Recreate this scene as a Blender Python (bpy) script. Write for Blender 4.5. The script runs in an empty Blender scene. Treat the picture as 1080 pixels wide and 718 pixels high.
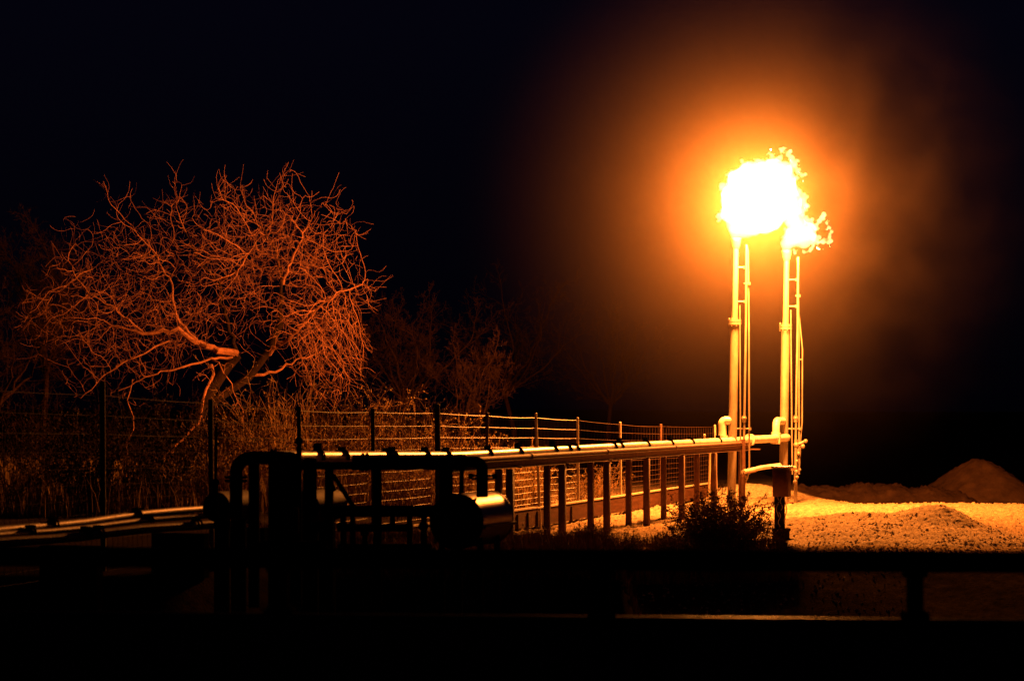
import bpy, math, random
import numpy as np
from mathutils import Vector, Matrix, noise

random.seed(11)
R = random.Random(5)
scene = bpy.context.scene
col = scene.collection
F = 2550.0          # focal length in photo pixels
HZ = 430.0          # horizon row
CX = 540.0
EYE = 2.54

def P(px, py, Y):
    return Vector(((px - CX) / F * Y, Y, EYE + (HZ - py) / F * Y))
def PX(px, Y):
    return (px - CX) / F * Y
def ZY(py, Y):
    return EYE + (HZ - py) / F * Y

# ------------------------------------------------------------------ materials
def mat(name, c, rough=0.7, metal=0.0, var=0.25, vscale=6.0, bump=0.0, bscale=40.0, spec=0.5, c2=None, stretch=None):
    m = bpy.data.materials.new(name); m.use_nodes = True
    nt = m.node_tree; n = nt.nodes; l = nt.links
    b = n['Principled BSDF']
    b.inputs['Roughness'].default_value = rough
    b.inputs['Metallic'].default_value = metal
    b.inputs['Specular IOR Level'].default_value = spec
    tc = n.new('ShaderNodeTexCoord')
    vec = tc.outputs['Object']
    if stretch:
        mp = n.new('ShaderNodeMapping'); mp.inputs['Scale'].default_value = stretch
        l.new(vec, mp.inputs['Vector']); vec = mp.outputs['Vector']
    nz = n.new('ShaderNodeTexNoise'); nz.inputs['Scale'].default_value = vscale
    nz.inputs['Detail'].default_value = 6; nz.inputs['Roughness'].default_value = 0.65
    l.new(vec, nz.inputs['Vector'])
    cr = n.new('ShaderNodeValToRGB')
    a = [x * (1 - var) for x in c]; d = list(c2) if c2 else [min(1, x * (1 + var)) for x in c]
    cr.color_ramp.elements[0].position = 0.3; cr.color_ramp.elements[1].position = 0.7
    cr.color_ramp.elements[0].color = (*a, 1); cr.color_ramp.elements[1].color = (*d, 1)
    l.new(nz.outputs['Fac'], cr.inputs['Fac']); l.new(cr.outputs['Color'], b.inputs['Base Color'])
    rr = n.new('ShaderNodeMapRange'); rr.inputs['To Min'].default_value = max(0.05, rough - 0.12)
    rr.inputs['To Max'].default_value = min(1, rough + 0.12)
    l.new(nz.outputs['Fac'], rr.inputs['Value']); l.new(rr.outputs['Result'], b.inputs['Roughness'])
    if bump > 0:
        nb = n.new('ShaderNodeTexNoise'); nb.inputs['Scale'].default_value = bscale; nb.inputs['Detail'].default_value = 4
        l.new(vec, nb.inputs['Vector'])
        bp = n.new('ShaderNodeBump'); bp.inputs['Strength'].default_value = bump; bp.inputs['Distance'].default_value = 0.02
        l.new(nb.outputs['Fac'], bp.inputs['Height']); l.new(bp.outputs['Normal'], b.inputs['Normal'])
    return m

M = {}
M['stack'] = mat('galvanised_stack_steel', (0.24, 0.20, 0.15), 0.5, 0.25, 0.35, 5, 0.25, 60, stretch=(1, 1, .3))
M['pipe'] = mat('pale_painted_pipe', (0.58, 0.54, 0.46), 0.36, 0.1, 0.25, 4, 0.15, 50, c2=(0.78, 0.74, 0.64))
M['rust'] = mat('rusty_structural_steel', (0.105, 0.045, 0.024), 0.75, 0.1, 0.45, 9, 0.5, 60)
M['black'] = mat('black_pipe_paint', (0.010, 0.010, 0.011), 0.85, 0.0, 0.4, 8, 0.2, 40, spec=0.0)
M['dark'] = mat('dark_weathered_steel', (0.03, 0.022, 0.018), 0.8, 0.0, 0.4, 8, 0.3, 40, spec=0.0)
M['tank'] = mat('bare_steel_tank_shell', (0.62, 0.52, 0.38), 0.33, 0.9, 0.15, 7, 0.1, 50)
M['drum'] = mat('dull_brown_drum_paint', (0.09, 0.045, 0.028), 0.7, 0.0, 0.3, 6, 0.2, 40, spec=.15)
M['leftpipe'] = mat('dull_steel_line_pipe', (0.15, 0.095, 0.07), 0.52, 0.35, 0.55, 3.5, 0.2, 40)
M['wiredark'] = mat('dark_fence_wire', (0.06, 0.028, 0.016), 0.8, 0.0, 0.25, 20, spec=0.1)
M['wire'] = mat('galvanised_fence_wire', (0.19, 0.155, 0.12), 0.5, 0.2, 0.25, 20)
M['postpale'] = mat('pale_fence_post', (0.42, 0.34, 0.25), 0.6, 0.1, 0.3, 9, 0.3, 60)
M['postshade'] = mat('shaded_fence_post', (0.035, 0.022, 0.017), 0.85, 0.0, 0.4, 9, 0.3, 60, spec=0.1)  # posts coloured dark to stand as unlit silhouettes
M['board'] = mat('weathered_edging_board', (0.055, 0.024, 0.014), 0.85, 0, 0.45, 3, 0.6, 30, stretch=(.5, .5, 6), spec=0.04)
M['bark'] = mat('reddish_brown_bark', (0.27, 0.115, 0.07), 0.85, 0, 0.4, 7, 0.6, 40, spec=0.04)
M['trunk'] = mat('shaded_ridged_trunk_bark', (0.022, 0.012, 0.008), 0.9, 0, 0.45, 7, 0.7, 40, spec=0.04)  # shade on the trunk and upright limbs is put into this bark colour
M['barkdim'] = mat('dimmed_brown_bark', (0.022, 0.010, 0.007), 0.9, 0, 0.4, 7, 0.4, 40, spec=0.04)  # bark darkened so the background trees look dimly lit
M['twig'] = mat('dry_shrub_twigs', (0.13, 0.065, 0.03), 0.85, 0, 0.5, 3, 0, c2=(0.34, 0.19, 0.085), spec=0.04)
M['twigshade'] = mat('shaded_shrub_twigs', (0.016, 0.008, 0.005), 0.9, 0, 0.5, 3, 0, c2=(0.045, 0.022, 0.012), spec=0.04)  # weak light on the left and back shrubs is put into this colour
M['leafshade'] = mat('shaded_shrub_leaves', (0.014, 0.009, 0.005), 0.9, 0, 0.5, 3, 0, c2=(0.04, 0.024, 0.011), spec=0.04)  # leaf colour darkened as shade, to go with the twigs
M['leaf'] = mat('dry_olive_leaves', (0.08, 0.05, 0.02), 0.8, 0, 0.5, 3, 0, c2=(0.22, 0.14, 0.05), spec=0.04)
M['straw'] = mat('dry_straw_grass', (0.12, 0.07, 0.03), 0.85, 0, 0.5, 2, 0, c2=(0.26, 0.155, 0.06), spec=0.04)
M['glossrail'] = mat('dark_glossy_rail_paint', (0.02, 0.018, 0.016), 0.40, 0.0, 0.2, 5, 0.0, 30, spec=.12)
M['concrete'] = mat('stained_concrete', (0.06, 0.055, 0.05), 0.95, 0, 0.3, 2.5, 0.4, 30, spec=0.0)
M['asphalt'] = mat('asphalt', (0.05, 0.05, 0.052), 0.9, 0, 0.3, 8, 0.5, 120)
M['stone'] = mat('pale_gravel_stone', (0.16, 0.12, 0.085), 0.85, 0, 0.5, 6, 0.3, 60, c2=(0.58, 0.48, 0.35), spec=0.04)
M['heap'] = mat('pale_crushed_gravel', (0.30, 0.22, 0.14), 0.9, 0, 0.5, 16, 1.0, 70, c2=(0.68, 0.52, 0.34), spec=0.04)
M['soil'] = mat('dark_spoil_soil', (0.15, 0.085, 0.055), 0.95, 0, 0.4, 1.6, 0.8, 12, spec=0.04)
M['box'] = mat('brown_enclosure_paint', (0.20, 0.085, 0.045), 0.6, 0.2, 0.35, 9, 0.2, 50)
M['cable'] = mat('pale_cable_sheath', (0.5, 0.42, 0.3), 0.4, 0, 0.2, 10)

def ground_material():
    m = bpy.data.materials.new('gravel_and_soil'); m.use_nodes = True
    nt = m.node_tree; n = nt.nodes; l = nt.links
    b = n['Principled BSDF']; b.inputs['Roughness'].default_value = 0.95; b.inputs['Specular IOR Level'].default_value = 0.0
    tc = n.new('ShaderNodeTexCoord')
    sp = n.new('ShaderNodeSeparateXYZ'); l.new(tc.outputs['Object'], sp.inputs[0])
    nz = n.new('ShaderNodeTexNoise'); nz.inputs['Scale'].default_value = 5; nz.inputs['Detail'].default_value = 8
    nz.inputs['Roughness'].default_value = 0.7
    l.new(tc.outputs['Object'], nz.inputs['Vector'])
    big = n.new('ShaderNodeTexNoise'); big.inputs['Scale'].default_value = 0.35; big.inputs['Detail'].default_value = 4
    l.new(tc.outputs['Object'], big.inputs['Vector'])
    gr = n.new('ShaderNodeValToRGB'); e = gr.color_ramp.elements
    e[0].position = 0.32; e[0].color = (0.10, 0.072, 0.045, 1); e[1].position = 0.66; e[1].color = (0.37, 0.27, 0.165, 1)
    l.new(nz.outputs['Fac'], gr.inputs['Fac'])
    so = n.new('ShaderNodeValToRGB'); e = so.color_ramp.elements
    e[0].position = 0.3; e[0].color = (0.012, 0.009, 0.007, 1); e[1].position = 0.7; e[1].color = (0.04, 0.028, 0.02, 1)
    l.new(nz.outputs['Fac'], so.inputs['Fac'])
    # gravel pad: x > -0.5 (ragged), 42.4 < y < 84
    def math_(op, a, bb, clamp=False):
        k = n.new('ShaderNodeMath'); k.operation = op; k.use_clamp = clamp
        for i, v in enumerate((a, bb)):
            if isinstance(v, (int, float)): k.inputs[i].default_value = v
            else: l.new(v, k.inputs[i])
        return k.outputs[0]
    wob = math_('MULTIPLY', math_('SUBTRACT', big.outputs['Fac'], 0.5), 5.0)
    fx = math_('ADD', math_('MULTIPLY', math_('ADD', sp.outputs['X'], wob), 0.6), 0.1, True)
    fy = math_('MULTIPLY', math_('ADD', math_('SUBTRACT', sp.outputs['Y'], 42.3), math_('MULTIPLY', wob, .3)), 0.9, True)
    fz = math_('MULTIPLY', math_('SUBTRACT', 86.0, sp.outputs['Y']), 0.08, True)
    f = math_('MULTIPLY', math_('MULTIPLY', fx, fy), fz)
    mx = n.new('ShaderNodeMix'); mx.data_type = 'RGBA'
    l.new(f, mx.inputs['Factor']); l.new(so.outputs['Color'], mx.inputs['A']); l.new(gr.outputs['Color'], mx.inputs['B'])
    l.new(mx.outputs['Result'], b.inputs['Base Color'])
    nb = n.new('ShaderNodeTexNoise'); nb.inputs['Scale'].default_value = 28; nb.inputs['Detail'].default_value = 4
    l.new(tc.outputs['Object'], nb.inputs['Vector'])
    bp = n.new('ShaderNodeBump'); bp.inputs['Strength'].default_value = 0.8; bp.inputs['Distance'].default_value = 0.03
    l.new(nb.outputs['Fac'], bp.inputs['Height']); l.new(bp.outputs['Normal'], b.inputs['Normal'])
    return m
M['ground'] = ground_material()

# ------------------------------------------------------------------ mesh builder
class MB:
    def __init__(s): s.v = []; s.f = []
    def add(s, vs, fs):
        o = len(s.v); s.v.extend([tuple(v) for v in vs]); s.f.extend([tuple(i + o for i in f) for f in fs])
    def tube(s, pts, r, n=8, caps=True):
        pts = [Vector(p) for p in pts]; k = len(pts)
        rs = r if isinstance(r, (list, tuple)) else [r] * k
        o = len(s.v); t0 = None; up = None
        for i in range(k):
            t = (pts[min(i + 1, k - 1)] - pts[max(i - 1, 0)])
            t = t.normalized() if t.length > 1e-9 else Vector((0, 0, 1))
            if up is None:
                a = Vector((0, 0, 1)) if abs(t.z) < 0.9 else Vector((1, 0, 0))
                up = t.cross(a).normalized()
            else:
                up = (up - t * up.dot(t))
                up = up.normalized() if up.length > 1e-6 else t.orthogonal().normalized()
            w = t.cross(up)
            for j in range(n):
                an = 2 * math.pi * j / n
                q = pts[i] + (up * math.cos(an) + w * math.sin(an)) * rs[i]
                s.v.append((q.x, q.y, q.z))
        for i in range(k - 1):
            for j in range(n):
                a = o + i * n + j; b = o + i * n + (j + 1) % n
                s.f.append((a, b, b + n, a + n))
        if caps and n > 3:
            s.f.append(tuple(o + j for j in reversed(range(n))))
            s.f.append(tuple(o + (k - 1) * n + j for j in range(n)))
    def cyl(s, a, b, r, n=16): s.tube([a, b], r, n)
    def box(s, c, size, rz=0.0, bev=0.0):
        c = Vector(c); x, y, z = [q / 2 for q in size]
        m = Matrix.Rotation(rz, 3, 'Z')
        if bev <= 0:
            vs = [c + m @ Vector((sx * x, sy * y, sz * z)) for sz in (-1, 1) for sy in (-1, 1) for sx in (-1, 1)]
            s.add(vs, [(0, 2, 3, 1), (4, 5, 7, 6), (0, 1, 5, 4), (2, 6, 7, 3), (0, 4, 6, 2), (1, 3, 7, 5)])
        else:   # chamfered vertical edges and top/bottom rims
            def ring(ix, iy, zz):
                return [(-ix + bev, -iy, zz), (ix - bev, -iy, zz), (ix, -iy + bev, zz), (ix, iy - bev, zz), (ix - bev, iy, zz), (-ix + bev, iy, zz), (-ix, iy - bev, zz), (-ix, -iy + bev, zz)]
            rings = [ring(x - bev * .7, y - bev * .7, -z), ring(x, y, -z + bev), ring(x, y, z - bev), ring(x - bev * .7, y - bev * .7, z)]
            vs = [c + m @ Vector(q) for rg in rings for q in rg]
            fs = [tuple(reversed(range(8))), tuple(range(24, 32))]
            for i in range(3):
                for j in range(8):
                    a = i * 8 + j; b = i * 8 + (j + 1) % 8
                    fs.append((a, b, b + 8, a + 8))
            s.add(vs, fs)
    def beam(s, a, b, w, h):
        """rectangular bar from a to b, h tall, w wide"""
        a = Vector(a); b = Vector(b); t = (b - a).normalized()
        side = Vector((-t.y, t.x, 0)); side = side.normalized() if side.length > .01 else Vector((1, 0, 0))
        up = side.cross(t); up = -up if up.z < 0 else up
        vs = []
        for p in (a, b):
            for u, v in ((-1, -1), (1, -1), (1, 1), (-1, 1)):
                vs.append(p + side * (u * w / 2) + up * (v * h / 2))
        s.add(vs, [(0, 3, 2, 1), (4, 5, 6, 7), (0, 1, 5, 4), (1, 2, 6, 5), (2, 3, 7, 6), (3, 0, 4, 7)])
    def ball(s, c, r, n=12, m=8, sc=(1, 1, 1)):
        c = Vector(c); vs = []; fs = []
        for i in range(m + 1):
            th = math.pi * i / m
            for j in range(n):
                ph = 2 * math.pi * j / n
                vs.append(c + Vector((math.sin(th) * math.cos(ph) * r * sc[0], math.sin(th) * math.sin(ph) * r * sc[1], math.cos(th) * r * sc[2])))
        for i in range(m):
            for j in range(n):
                a = i * n + j; b = i * n + (j + 1) % n
                fs.append((a, a + n, b + n, b))
        s.add(vs, fs)
    def build(s, name, material, parent=None, smooth=True, origin=None):
        me = bpy.data.meshes.new(name)
        vs = s.v
        off = Vector((0, 0, 0))
        if parent is not None:
            off = world_loc(parent)
        elif origin is not None: off = Vector(origin)
        if off.length > 0: vs = [(x - off.x, y - off.y, z - off.z) for x, y, z in vs]
        me.from_pydata(vs, [], s.f); me.update()
        if smooth:
            me.shade_auto_smooth(use_auto_smooth=True, angle=math.radians(40)) if hasattr(me, 'shade_auto_smooth') else None
            me.polygons.foreach_set('use_smooth', [True] * len(me.polygons))
            try: me.set_sharp_from_angle(angle=math.radians(40))
            except Exception: pass
        me.materials.append(material)
        o = bpy.data.objects.new(name, me); col.objects.link(o)
        if parent is not None: o.parent = parent
        elif origin is not None: o.location = off
        return o

def world_loc(o):
    v = Vector(o.location)
    while o.parent: o = o.parent; v += Vector(o.location)
    return v

def thing(name, label, cat, loc=(0, 0, 0), group=None):
    o = bpy.data.objects.new(name, None); col.objects.link(o); o.location = loc
    o.empty_display_size = 0.2
    o['label'] = label; o['category'] = cat
    if group: o['group'] = group
    return o
def tag(o, label=None, cat=None, group=None, kind=None):
    if label: o['label'] = label
    if cat: o['category'] = cat
    if group: o['group'] = group
    if kind: o['kind'] = kind
    return o
def arc(c, r, a0, a1, u, v, n=8):
    c = Vector(c); u = Vector(u); v = Vector(v)
    return [c + (u * math.cos(a0 + (a1 - a0) * i / n) + v * math.sin(a0 + (a1 - a0) * i / n)) * r for i in range(n + 1)]
def rounded(pts, rad, n=6):
    """polyline with its inner corners rounded"""
    pts = [Vector(p) for p in pts]; out = [pts[0]]
    for i in range(1, len(pts) - 1):
        a = (pts[i - 1] - pts[i]); b = (pts[i + 1] - pts[i])
        r = min(rad, a.length * .49, b.length * .49)
        p0 = pts[i] + a.normalized() * r; p2 = pts[i] + b.normalized() * r
        for k in range(n + 1):
            t = k / n
            out.append(p0 * (1 - t) ** 2 + pts[i] * 2 * t * (1 - t) + p2 * t * t)
    out.append(pts[-1]); return out

# ------------------------------------------------------------------ terrain
def sst(a, b, x):
    t = np.clip((x - a) / (b - a), 0, 1); return t * t * (3 - 2 * t)
def fbm(x, y, seed=0, octs=((1, 1),)):
    z = np.zeros_like(x)
    for k, (f, a) in enumerate(octs):
        s = seed * 7.1 + k * 3.7
        z += a * (np.sin(x * f * 1.3 + s + 1.7 * np.sin(y * f * .9 + s)) * np.cos(y * f * 1.1 - s + 1.3 * np.sin(x * f * .7 - s)))
    return z
def height(x, y):
    x = np.asarray(x, float); y = np.asarray(y, float)
    base = 0.40 * sst(0.5, -3.0, x)                                   # yard rises to the left
    # right-hand front: pad edge at y=43 then a slope down towards the road
    right = np.where(y < 43, -np.clip((43 - y) * 0.29, 0, 2.2), 0.0)
    left = 0.42 * sst(43.5, 36, y) - np.clip((33.8 - 3.4 * sst(-2.5, -4.5, x) - y) * 0.42, 0, 2.6) - base * sst(43.5, 36, y)
    wl = sst(2.35, 1.55, x + 0.02 * (y - 28)) * sst(60, 37, y) + sst(0.8, -0.5, x) * sst(37, 43, y)
    wl = np.clip(wl, 0, 1)
    front = np.where(y < 43.5, wl * left + (1 - wl) * right, 0.0)
    z = base + front
    # hollow behind the pad at the right
    z -= (2.0 * sst(61, 90, y) * sst(7.5, 10.5, x - (y - 60) * .06))
    z += 0.5 * sst(110, 400, y)
    # embankment up to the road
    up = sst(19.5, 16.2, y)
    z = z * (1 - up) + 0.62 * up
    z += fbm(x, y, 1, ((.35, .05), (.9, .025)))* sst(14, 24, y)
    return z
def hz(x, y): return float(height(np.array([x]), np.array([y]))[0])

def grid_mesh(name, xs, ys, zfun, material, rough=0.0, seed=3):
    X, Y = np.meshgrid(xs, ys)
    Z = zfun(X, Y)
    if rough > 0:
        rs = np.random.RandomState(seed)
        fade = np.minimum(1, np.minimum(np.minimum(X - xs[0], xs[-1] - X), np.minimum(Y - ys[0], ys[-1] - Y)) / 0.6)
        nn = rs.rand(*X.shape)
        Z = Z + rough * fade * (nn ** 3) + rough * .5 * fade * fbm(X, Y, 5, ((7, 1), (13, .7)))
        X = X + (rs.rand(*X.shape) - .5) * (xs[1] - xs[0]) * .6 * (fade > .99); Y = Y + (rs.rand(*X.shape) - .5) * (ys[1] - ys[0]) * .6 * (fade > .99)
    nx, ny = len(xs), len(ys)
    v = np.stack([X, Y, Z], -1).reshape(-1, 3)
    i = np.arange(nx * ny).reshape(ny, nx)
    f = np.stack([i[:-1, :-1], i[:-1, 1:], i[1:, 1:], i[1:, :-1]], -1).reshape(-1, 4)
    return v, f

def from_np(name, v, f, material, smooth=True, origin=None):
    me = bpy.data.meshes.new(name)
    v = np.array(v, float)
    if origin is not None: v = v - np.array(origin)
    me.vertices.add(len(v)); me.vertices.foreach_set('co', v.astype(np.float32).ravel())
    k = f.shape[1]
    me.loops.add(f.size); me.loops.foreach_set('vertex_index', f.astype(np.int32).ravel())
    me.polygons.add(len(f)); me.polygons.foreach_set('loop_start', np.arange(0, f.size, k, dtype=np.int32))
    me.update(calc_edges=True); me.validate()
    me.polygons.foreach_set('use_smooth', [smooth] * len(me.polygons))
    me.materials.append(material)
    o = bpy.data.objects.new(name, me); col.objects.link(o)
    if origin is not None: o.location = origin
    return o

# one sheet whose grid is dense where the camera looks and coarse to the horizon
def axis(segs):
    out = []
    for a, b, st in segs:
        n = max(1, int(round((b - a) / st))); out += list(np.linspace(a, b, n, endpoint=False))
    out.append(segs[-1][1]); return np.array(out)
gx = axis([(-900, -60, 60), (-60, -14, 2), (-14, -1, .3), (-1, 15, .055), (15, 22, .3), (22, 60, 2), (60, 900, 60)])
gy = axis([(-30, 16, 2), (16, 38, .4), (38, 42, .12), (42, 62, .075), (62, 76, .15), (76, 120, .8), (120, 300, 8), (300, 2400, 100)])
GX, GY = np.meshgrid(gx, gy)
GZ = height(GX, GY)
rs = np.random.RandomState(4)
dense = (.3 + .7 * sst(42.6, 43.6, GY)) * sst(-1.5, 0.5, GX) * sst(16.5, 14.5, GX) * sst(36, 41, GY) * sst(76, 66, GY)
GZ += dense * (0.055 * rs.rand(*GX.shape) ** 5 + 0.010 * fbm(GX, GY, 5, ((5, .8), (17, .7), (31, .5))))
idx = np.arange(len(gx) * len(gy)).reshape(len(gy), len(gx))
gf = np.stack([idx[:-1, :-1], idx[:-1, 1:], idx[1:, 1:], idx[1:, :-1]], -1).reshape(-1, 4)
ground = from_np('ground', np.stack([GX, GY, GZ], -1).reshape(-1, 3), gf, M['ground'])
tag(ground, 'gravel pad and bare dark soil under the flare stacks', 'ground', kind='structure')

# road under the camera, on top of the embankment
mb = MB(); mb.box((0, 4.4, 0.70), (160, 18.4, 0.16)); road = mb.build('road', M['asphalt'], smooth=False)
tag(road, 'dark asphalt road in front of the barrier', 'road', kind='structure')

# ------------------------------------------------------------------ heaps
def heap(name, label, cat, cx, cy, prof, ext, step, material, rough, group=None):
    xs = np.arange(cx - ext[0], cx + ext[0] + step, step); ys = np.arange(cy - ext[1], cy + ext[1] + step, step)
    X, Y = np.meshgrid(xs, ys)
    H = prof(X, Y)
    rs2 = np.random.RandomState(9)
    H = H + (H > 0.02) * (rough * 1.2 * rs2.rand(*X.shape) ** 4 + rough * .4 * fbm(X, Y, 2, ((4, 1), (15, .5), (29, .5))))
    Z = height(X, Y) - 0.12 + H
    i = np.arange(X.size).reshape(X.shape)
    f = np.stack([i[:-1, :-1], i[:-1, 1:], i[1:, 1:], i[1:, :-1]], -1).reshape(-1, 4)
    keep = (H.reshape(-1)[f].max(1) > 0.03)
    f = f[keep]
    used = np.unique(f); mp = -np.ones(X.size, int); mp[used] = np.arange(len(used))
    v = np.stack([X, Y, Z], -1).reshape(-1, 3)[used]
    o = from_np(name, v, mp[f], material, origin=(cx, cy, hz(cx, cy)))
    return tag(o, label, cat, group)

def prof_gravel(X, Y):
    # wide low spread of gravel ending in a rounded pile at the right
    cy = 48.6 + 0.15 * np.sin(X * 1.3)
    w = np.where(Y < cy, 5.4, 2.4)
    d = np.abs(Y - cy) / w
    spread = (.34 * sst(3.7, 7.0, X) + .10) * sst(10.4, 8.6, X) * np.clip(1 - d, 0, 1) ** .8
    rr = np.sqrt(((X - 8.45) / np.where(X > 8.45, 1.15, 1.9)) ** 2 + ((Y - 47.9) / 2.1) ** 2)
    pile = .56 * np.clip(1.06 - np.sqrt(rr * rr + .02), 0, 1)
    return sst(42.9, 44.2, Y) * (np.maximum(spread + .02 * np.sin(X * 3.1 + Y), pile + .35 * spread) + .1 * (spread > .02))
heap('gravel_heap', 'long low bank of bright crushed gravel right of the flare stacks', 'gravel heap', 7.6, 47.6, prof_gravel, (4.4, 5.8), .055, M['heap'], .030)
def cone(cx, cy, h, r, ex=1.0, sy=1.0):
    def fn(X, Y):
        d = np.sqrt(((X - cx) / (r * ex)) ** 2 + ((Y - cy) / (r * sy)) ** 2)
        s = 1 - np.sqrt(d * d + .02) + .07
        a = np.arctan2(Y - cy, X - cx)
        return np.clip(h * s * (1 + .015 * np.sin(a * 5 + cx) + .01 * np.sin(a * 9)), 0, None)
    return fn
heap('spoil_heap', 'tall pointed dark heap of soil at the right end', 'spoil heap', PX(1033, 98), 98, cone(PX(1033, 98), 98, 2.75, 3.9), (4.3, 4.3), .12, M['soil'], .05, 'dark heaps behind the gravel')
heap('spoil_heap', 'low flat dark heap between the stacks and the pointed heap', 'spoil heap', PX(905, 94), 94,
     lambda X, Y: np.clip(-1.95 + 1.46 * (1 - (np.abs(X - PX(905, 94)) / 5.6) ** 4 - ((Y - 94) / 2.6) ** 2) * (1 + .04 * np.sin(X * 1.9) + .03 * np.sin(X * 4.7 + 1)) - height(X, Y) + .12, 0, None), (5.6, 2.8), .1, M['soil'], .10, 'dark heaps behind the gravel')
heap('sand_heap', 'low rounded orange sand heap behind the left flare stack', 'sand heap', PX(785, 68), 70,
     lambda X, Y: np.clip(.42 * (1 - (np.abs(X - PX(790, 70)) / 2.0) ** 2 - ((Y - 70) / 1.6) ** 2) * (1 + .1 * np.sin(X * 3)), 0, None), (2.3, 1.9), .06, M['heap'], .03)

# loose stones over the pad
def stones():
    v0 = np.array([(1, 0, 0), (-1, 0, 0), (0, 1, 0), (0, -1, 0), (0, 0, 1), (0, 0, -1)], float)
    f0 = np.array([(0, 2, 4), (2, 1, 4), (1, 3, 4), (3, 0, 4), (2, 0, 5), (1, 2, 5), (3, 1, 5), (0, 3, 5)])
    rr = np.random.RandomState(21); N = 26000
    x = rr.uniform(0.3, 13.5, N); y = 42.8 + 18 * rr.rand(N) ** 2.1
    n2 = 1300; x[:n2] = rr.uniform(2.0, 6.8, n2); y[:n2] = rr.uniform(38.3, 42.6, n2)
    s = 0.010 + 0.030 * rr.rand(N) ** 3.0
    z = height(x, y) + np.where((x > 3.3) & (x < 10.3), np.maximum(0, prof_gravel(x, y) - .12), 0)
    V = v0[None] * s[:, None, None] * rr.uniform(.5, 1.3, (N, 6, 3)) + np.stack([x, y, z], -1)[:, None]
    Fc = f0[None] + 6 * np.arange(N)[:, None, None]
    return from_np('gravel', V.reshape(-1, 3), Fc.reshape(-1, 3), M['stone'], smooth=False)
tag(stones(), 'loose pale stones scattered over the pad', 'gravel', kind='stuff')

# ------------------------------------------------------------------ roadside barrier
bar = thing('roadside_barrier', 'black concrete barrier with one steel rail on posts in the foreground', 'barrier', (0, 14.8, 0.78))
def by(x): return 14.85 - 0.10 * x
mb = MB(); a = Vector((-9, by(-9), 0)); b = Vector((9, by(9), 0))
mb.beam((-9, by(-9), .99), (9, by(9), .99), .24, .45); mb.build('parapet', M['concrete'], bar, smooth=False)
mb = MB(); mb.tube([(-9, by(-9), 1.235), (9, by(9), 1.235)], .034, 16); mb.build('lower_rail', M['glossrail'], bar)
mb = MB(); pts = [(-9, by(-9), 1.61), (9, by(9), 1.61)]; mb.tube(pts, .064, 16); mb.build('rail', M['black'], bar)
for px in (-2345 + 2640, 635, 965, 1295, -25):
    # solve x for the photo column at the barrier line
    k = (px - CX) / F; x = k * 14.85 / (1 + .1 * k); y = by(x)
    mb = MB(); mb.box((x, y, 1.40), (.10, .10, .29), -.1, .01); mb.box((x, y, 1.285), (.17, .17, .028), -.1, .004)
    mb.box((x, y, 1.545), (.15, .12, .05), -.1, .01)
    p = mb.build('post', M['black'], bar)
    mb = MB()
    for sx in (-.065, .065):
        for sy in (-.065, .065):
            mb = MB(); mb.cyl((x + sx, y + sy, 1.298), (x + sx, y + sy, 1.315), .012, 6); mb.build('anchor_bolt', M['dark'], p)

# ------------------------------------------------------------------ pipe line and its rack
def lineY(px): return 36720.0 / (1384.05 - px)
def LP(px, z, off=0.0):
    """point on the pipe run seen at photo column px (off = metres towards the camera side)"""
    # line x = .331 y - 14.4 shifted by off along (0.949,-0.314)
    c = -14.4 + off * .949 + off * .314 * .331
    Y = -c * F / (844.05 - (px - CX)) if True else 0
    return Vector((.331 * Y + c, Y, z))
DIR = Vector((.3142, .9493, 0)); PER = Vector((.9493, -.3142, 0))

rack = thing('pipe_rack', 'long rusty steel pipe rack on paired posts leading to the flare stacks', 'pipe rack', LP(640, 0))
rowA = [526, 577, 623, 663, 700, 735, 781.5]
rowB = [538, 593, 640, 682, 719, 753]
for off, row, w in ((-.16, rowA, .115), (.22, rowB, .125)):
    for px in row:
        p = LP(px, 0, off); z0 = hz(p.x, p.y) - .15; z1 = 1.46
        mb = MB(); mb.box((p.x, p.y, (z0 + z1) / 2), (w, w, z1 - z0), -.32, .008); mb.build('post', M['rust'], rack)
for off in (-.16, .22):
    mb = MB(); a = LP(465, 1.55, off); b = LP(790, 1.55, off)
    h = .15
    mb.beam(a + Vector((0, 0, -.066)), b + Vector((0, 0, -.066)), .10, .012); mb.beam(a + Vector((0, 0, .066)), b + Vector((0, 0, .066)), .10, .012)
    mb.beam(a, b, .012, .12); mb.build('beam', M['rust'], rack, smooth=False)
for px in rowA:
    c = LP(px + 8, 1.487, .03)
    mb = MB(); mb.beam(c - PER * .30, c + PER * .30, .07, .03); mb.build('crosspiece', M['rust'], rack, smooth=False)
# thin pale upright beside the last posts
p = LP(747, 0, -.5); mb = MB(); mb.tube([(p.x, p.y, hz(p.x, p.y) - .1), (p.x + .05, p.y, 1.5)], .028, 8)
tag(mb.build('marker_post', M['cable'], origin=(p.x, p.y, 0)), 'thin pale upright post just behind the right part of the pipe rack', 'post')

# main header: straight run to the stacks, bent run to the left
PR = .088; PZ = 1.722
hp = thing('header_pipe', 'long pale flare header pipe lying on the rack with black clamps', 'pipe', LP(640, PZ))
a = LP(478, PZ, 0.02); e = LP(791, PZ, 0.02)
mb = MB(); hl = LP(293, 0, .02); hl.z = ZY(475, hl.y) - PR
pts = rounded([hl, a, e], .8, 8)
mb.tube(pts, PR, 20); mb.build('pipe_run', M['pipe'], hp)
mb = MB(); mb.cyl(e - DIR * .10, e + DIR * .03, PR + .065, 20); mb.cyl(e + DIR * .035, e + DIR * .10, PR + .055, 20); mb.build('end_flange', M['pipe'], hp)
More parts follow.
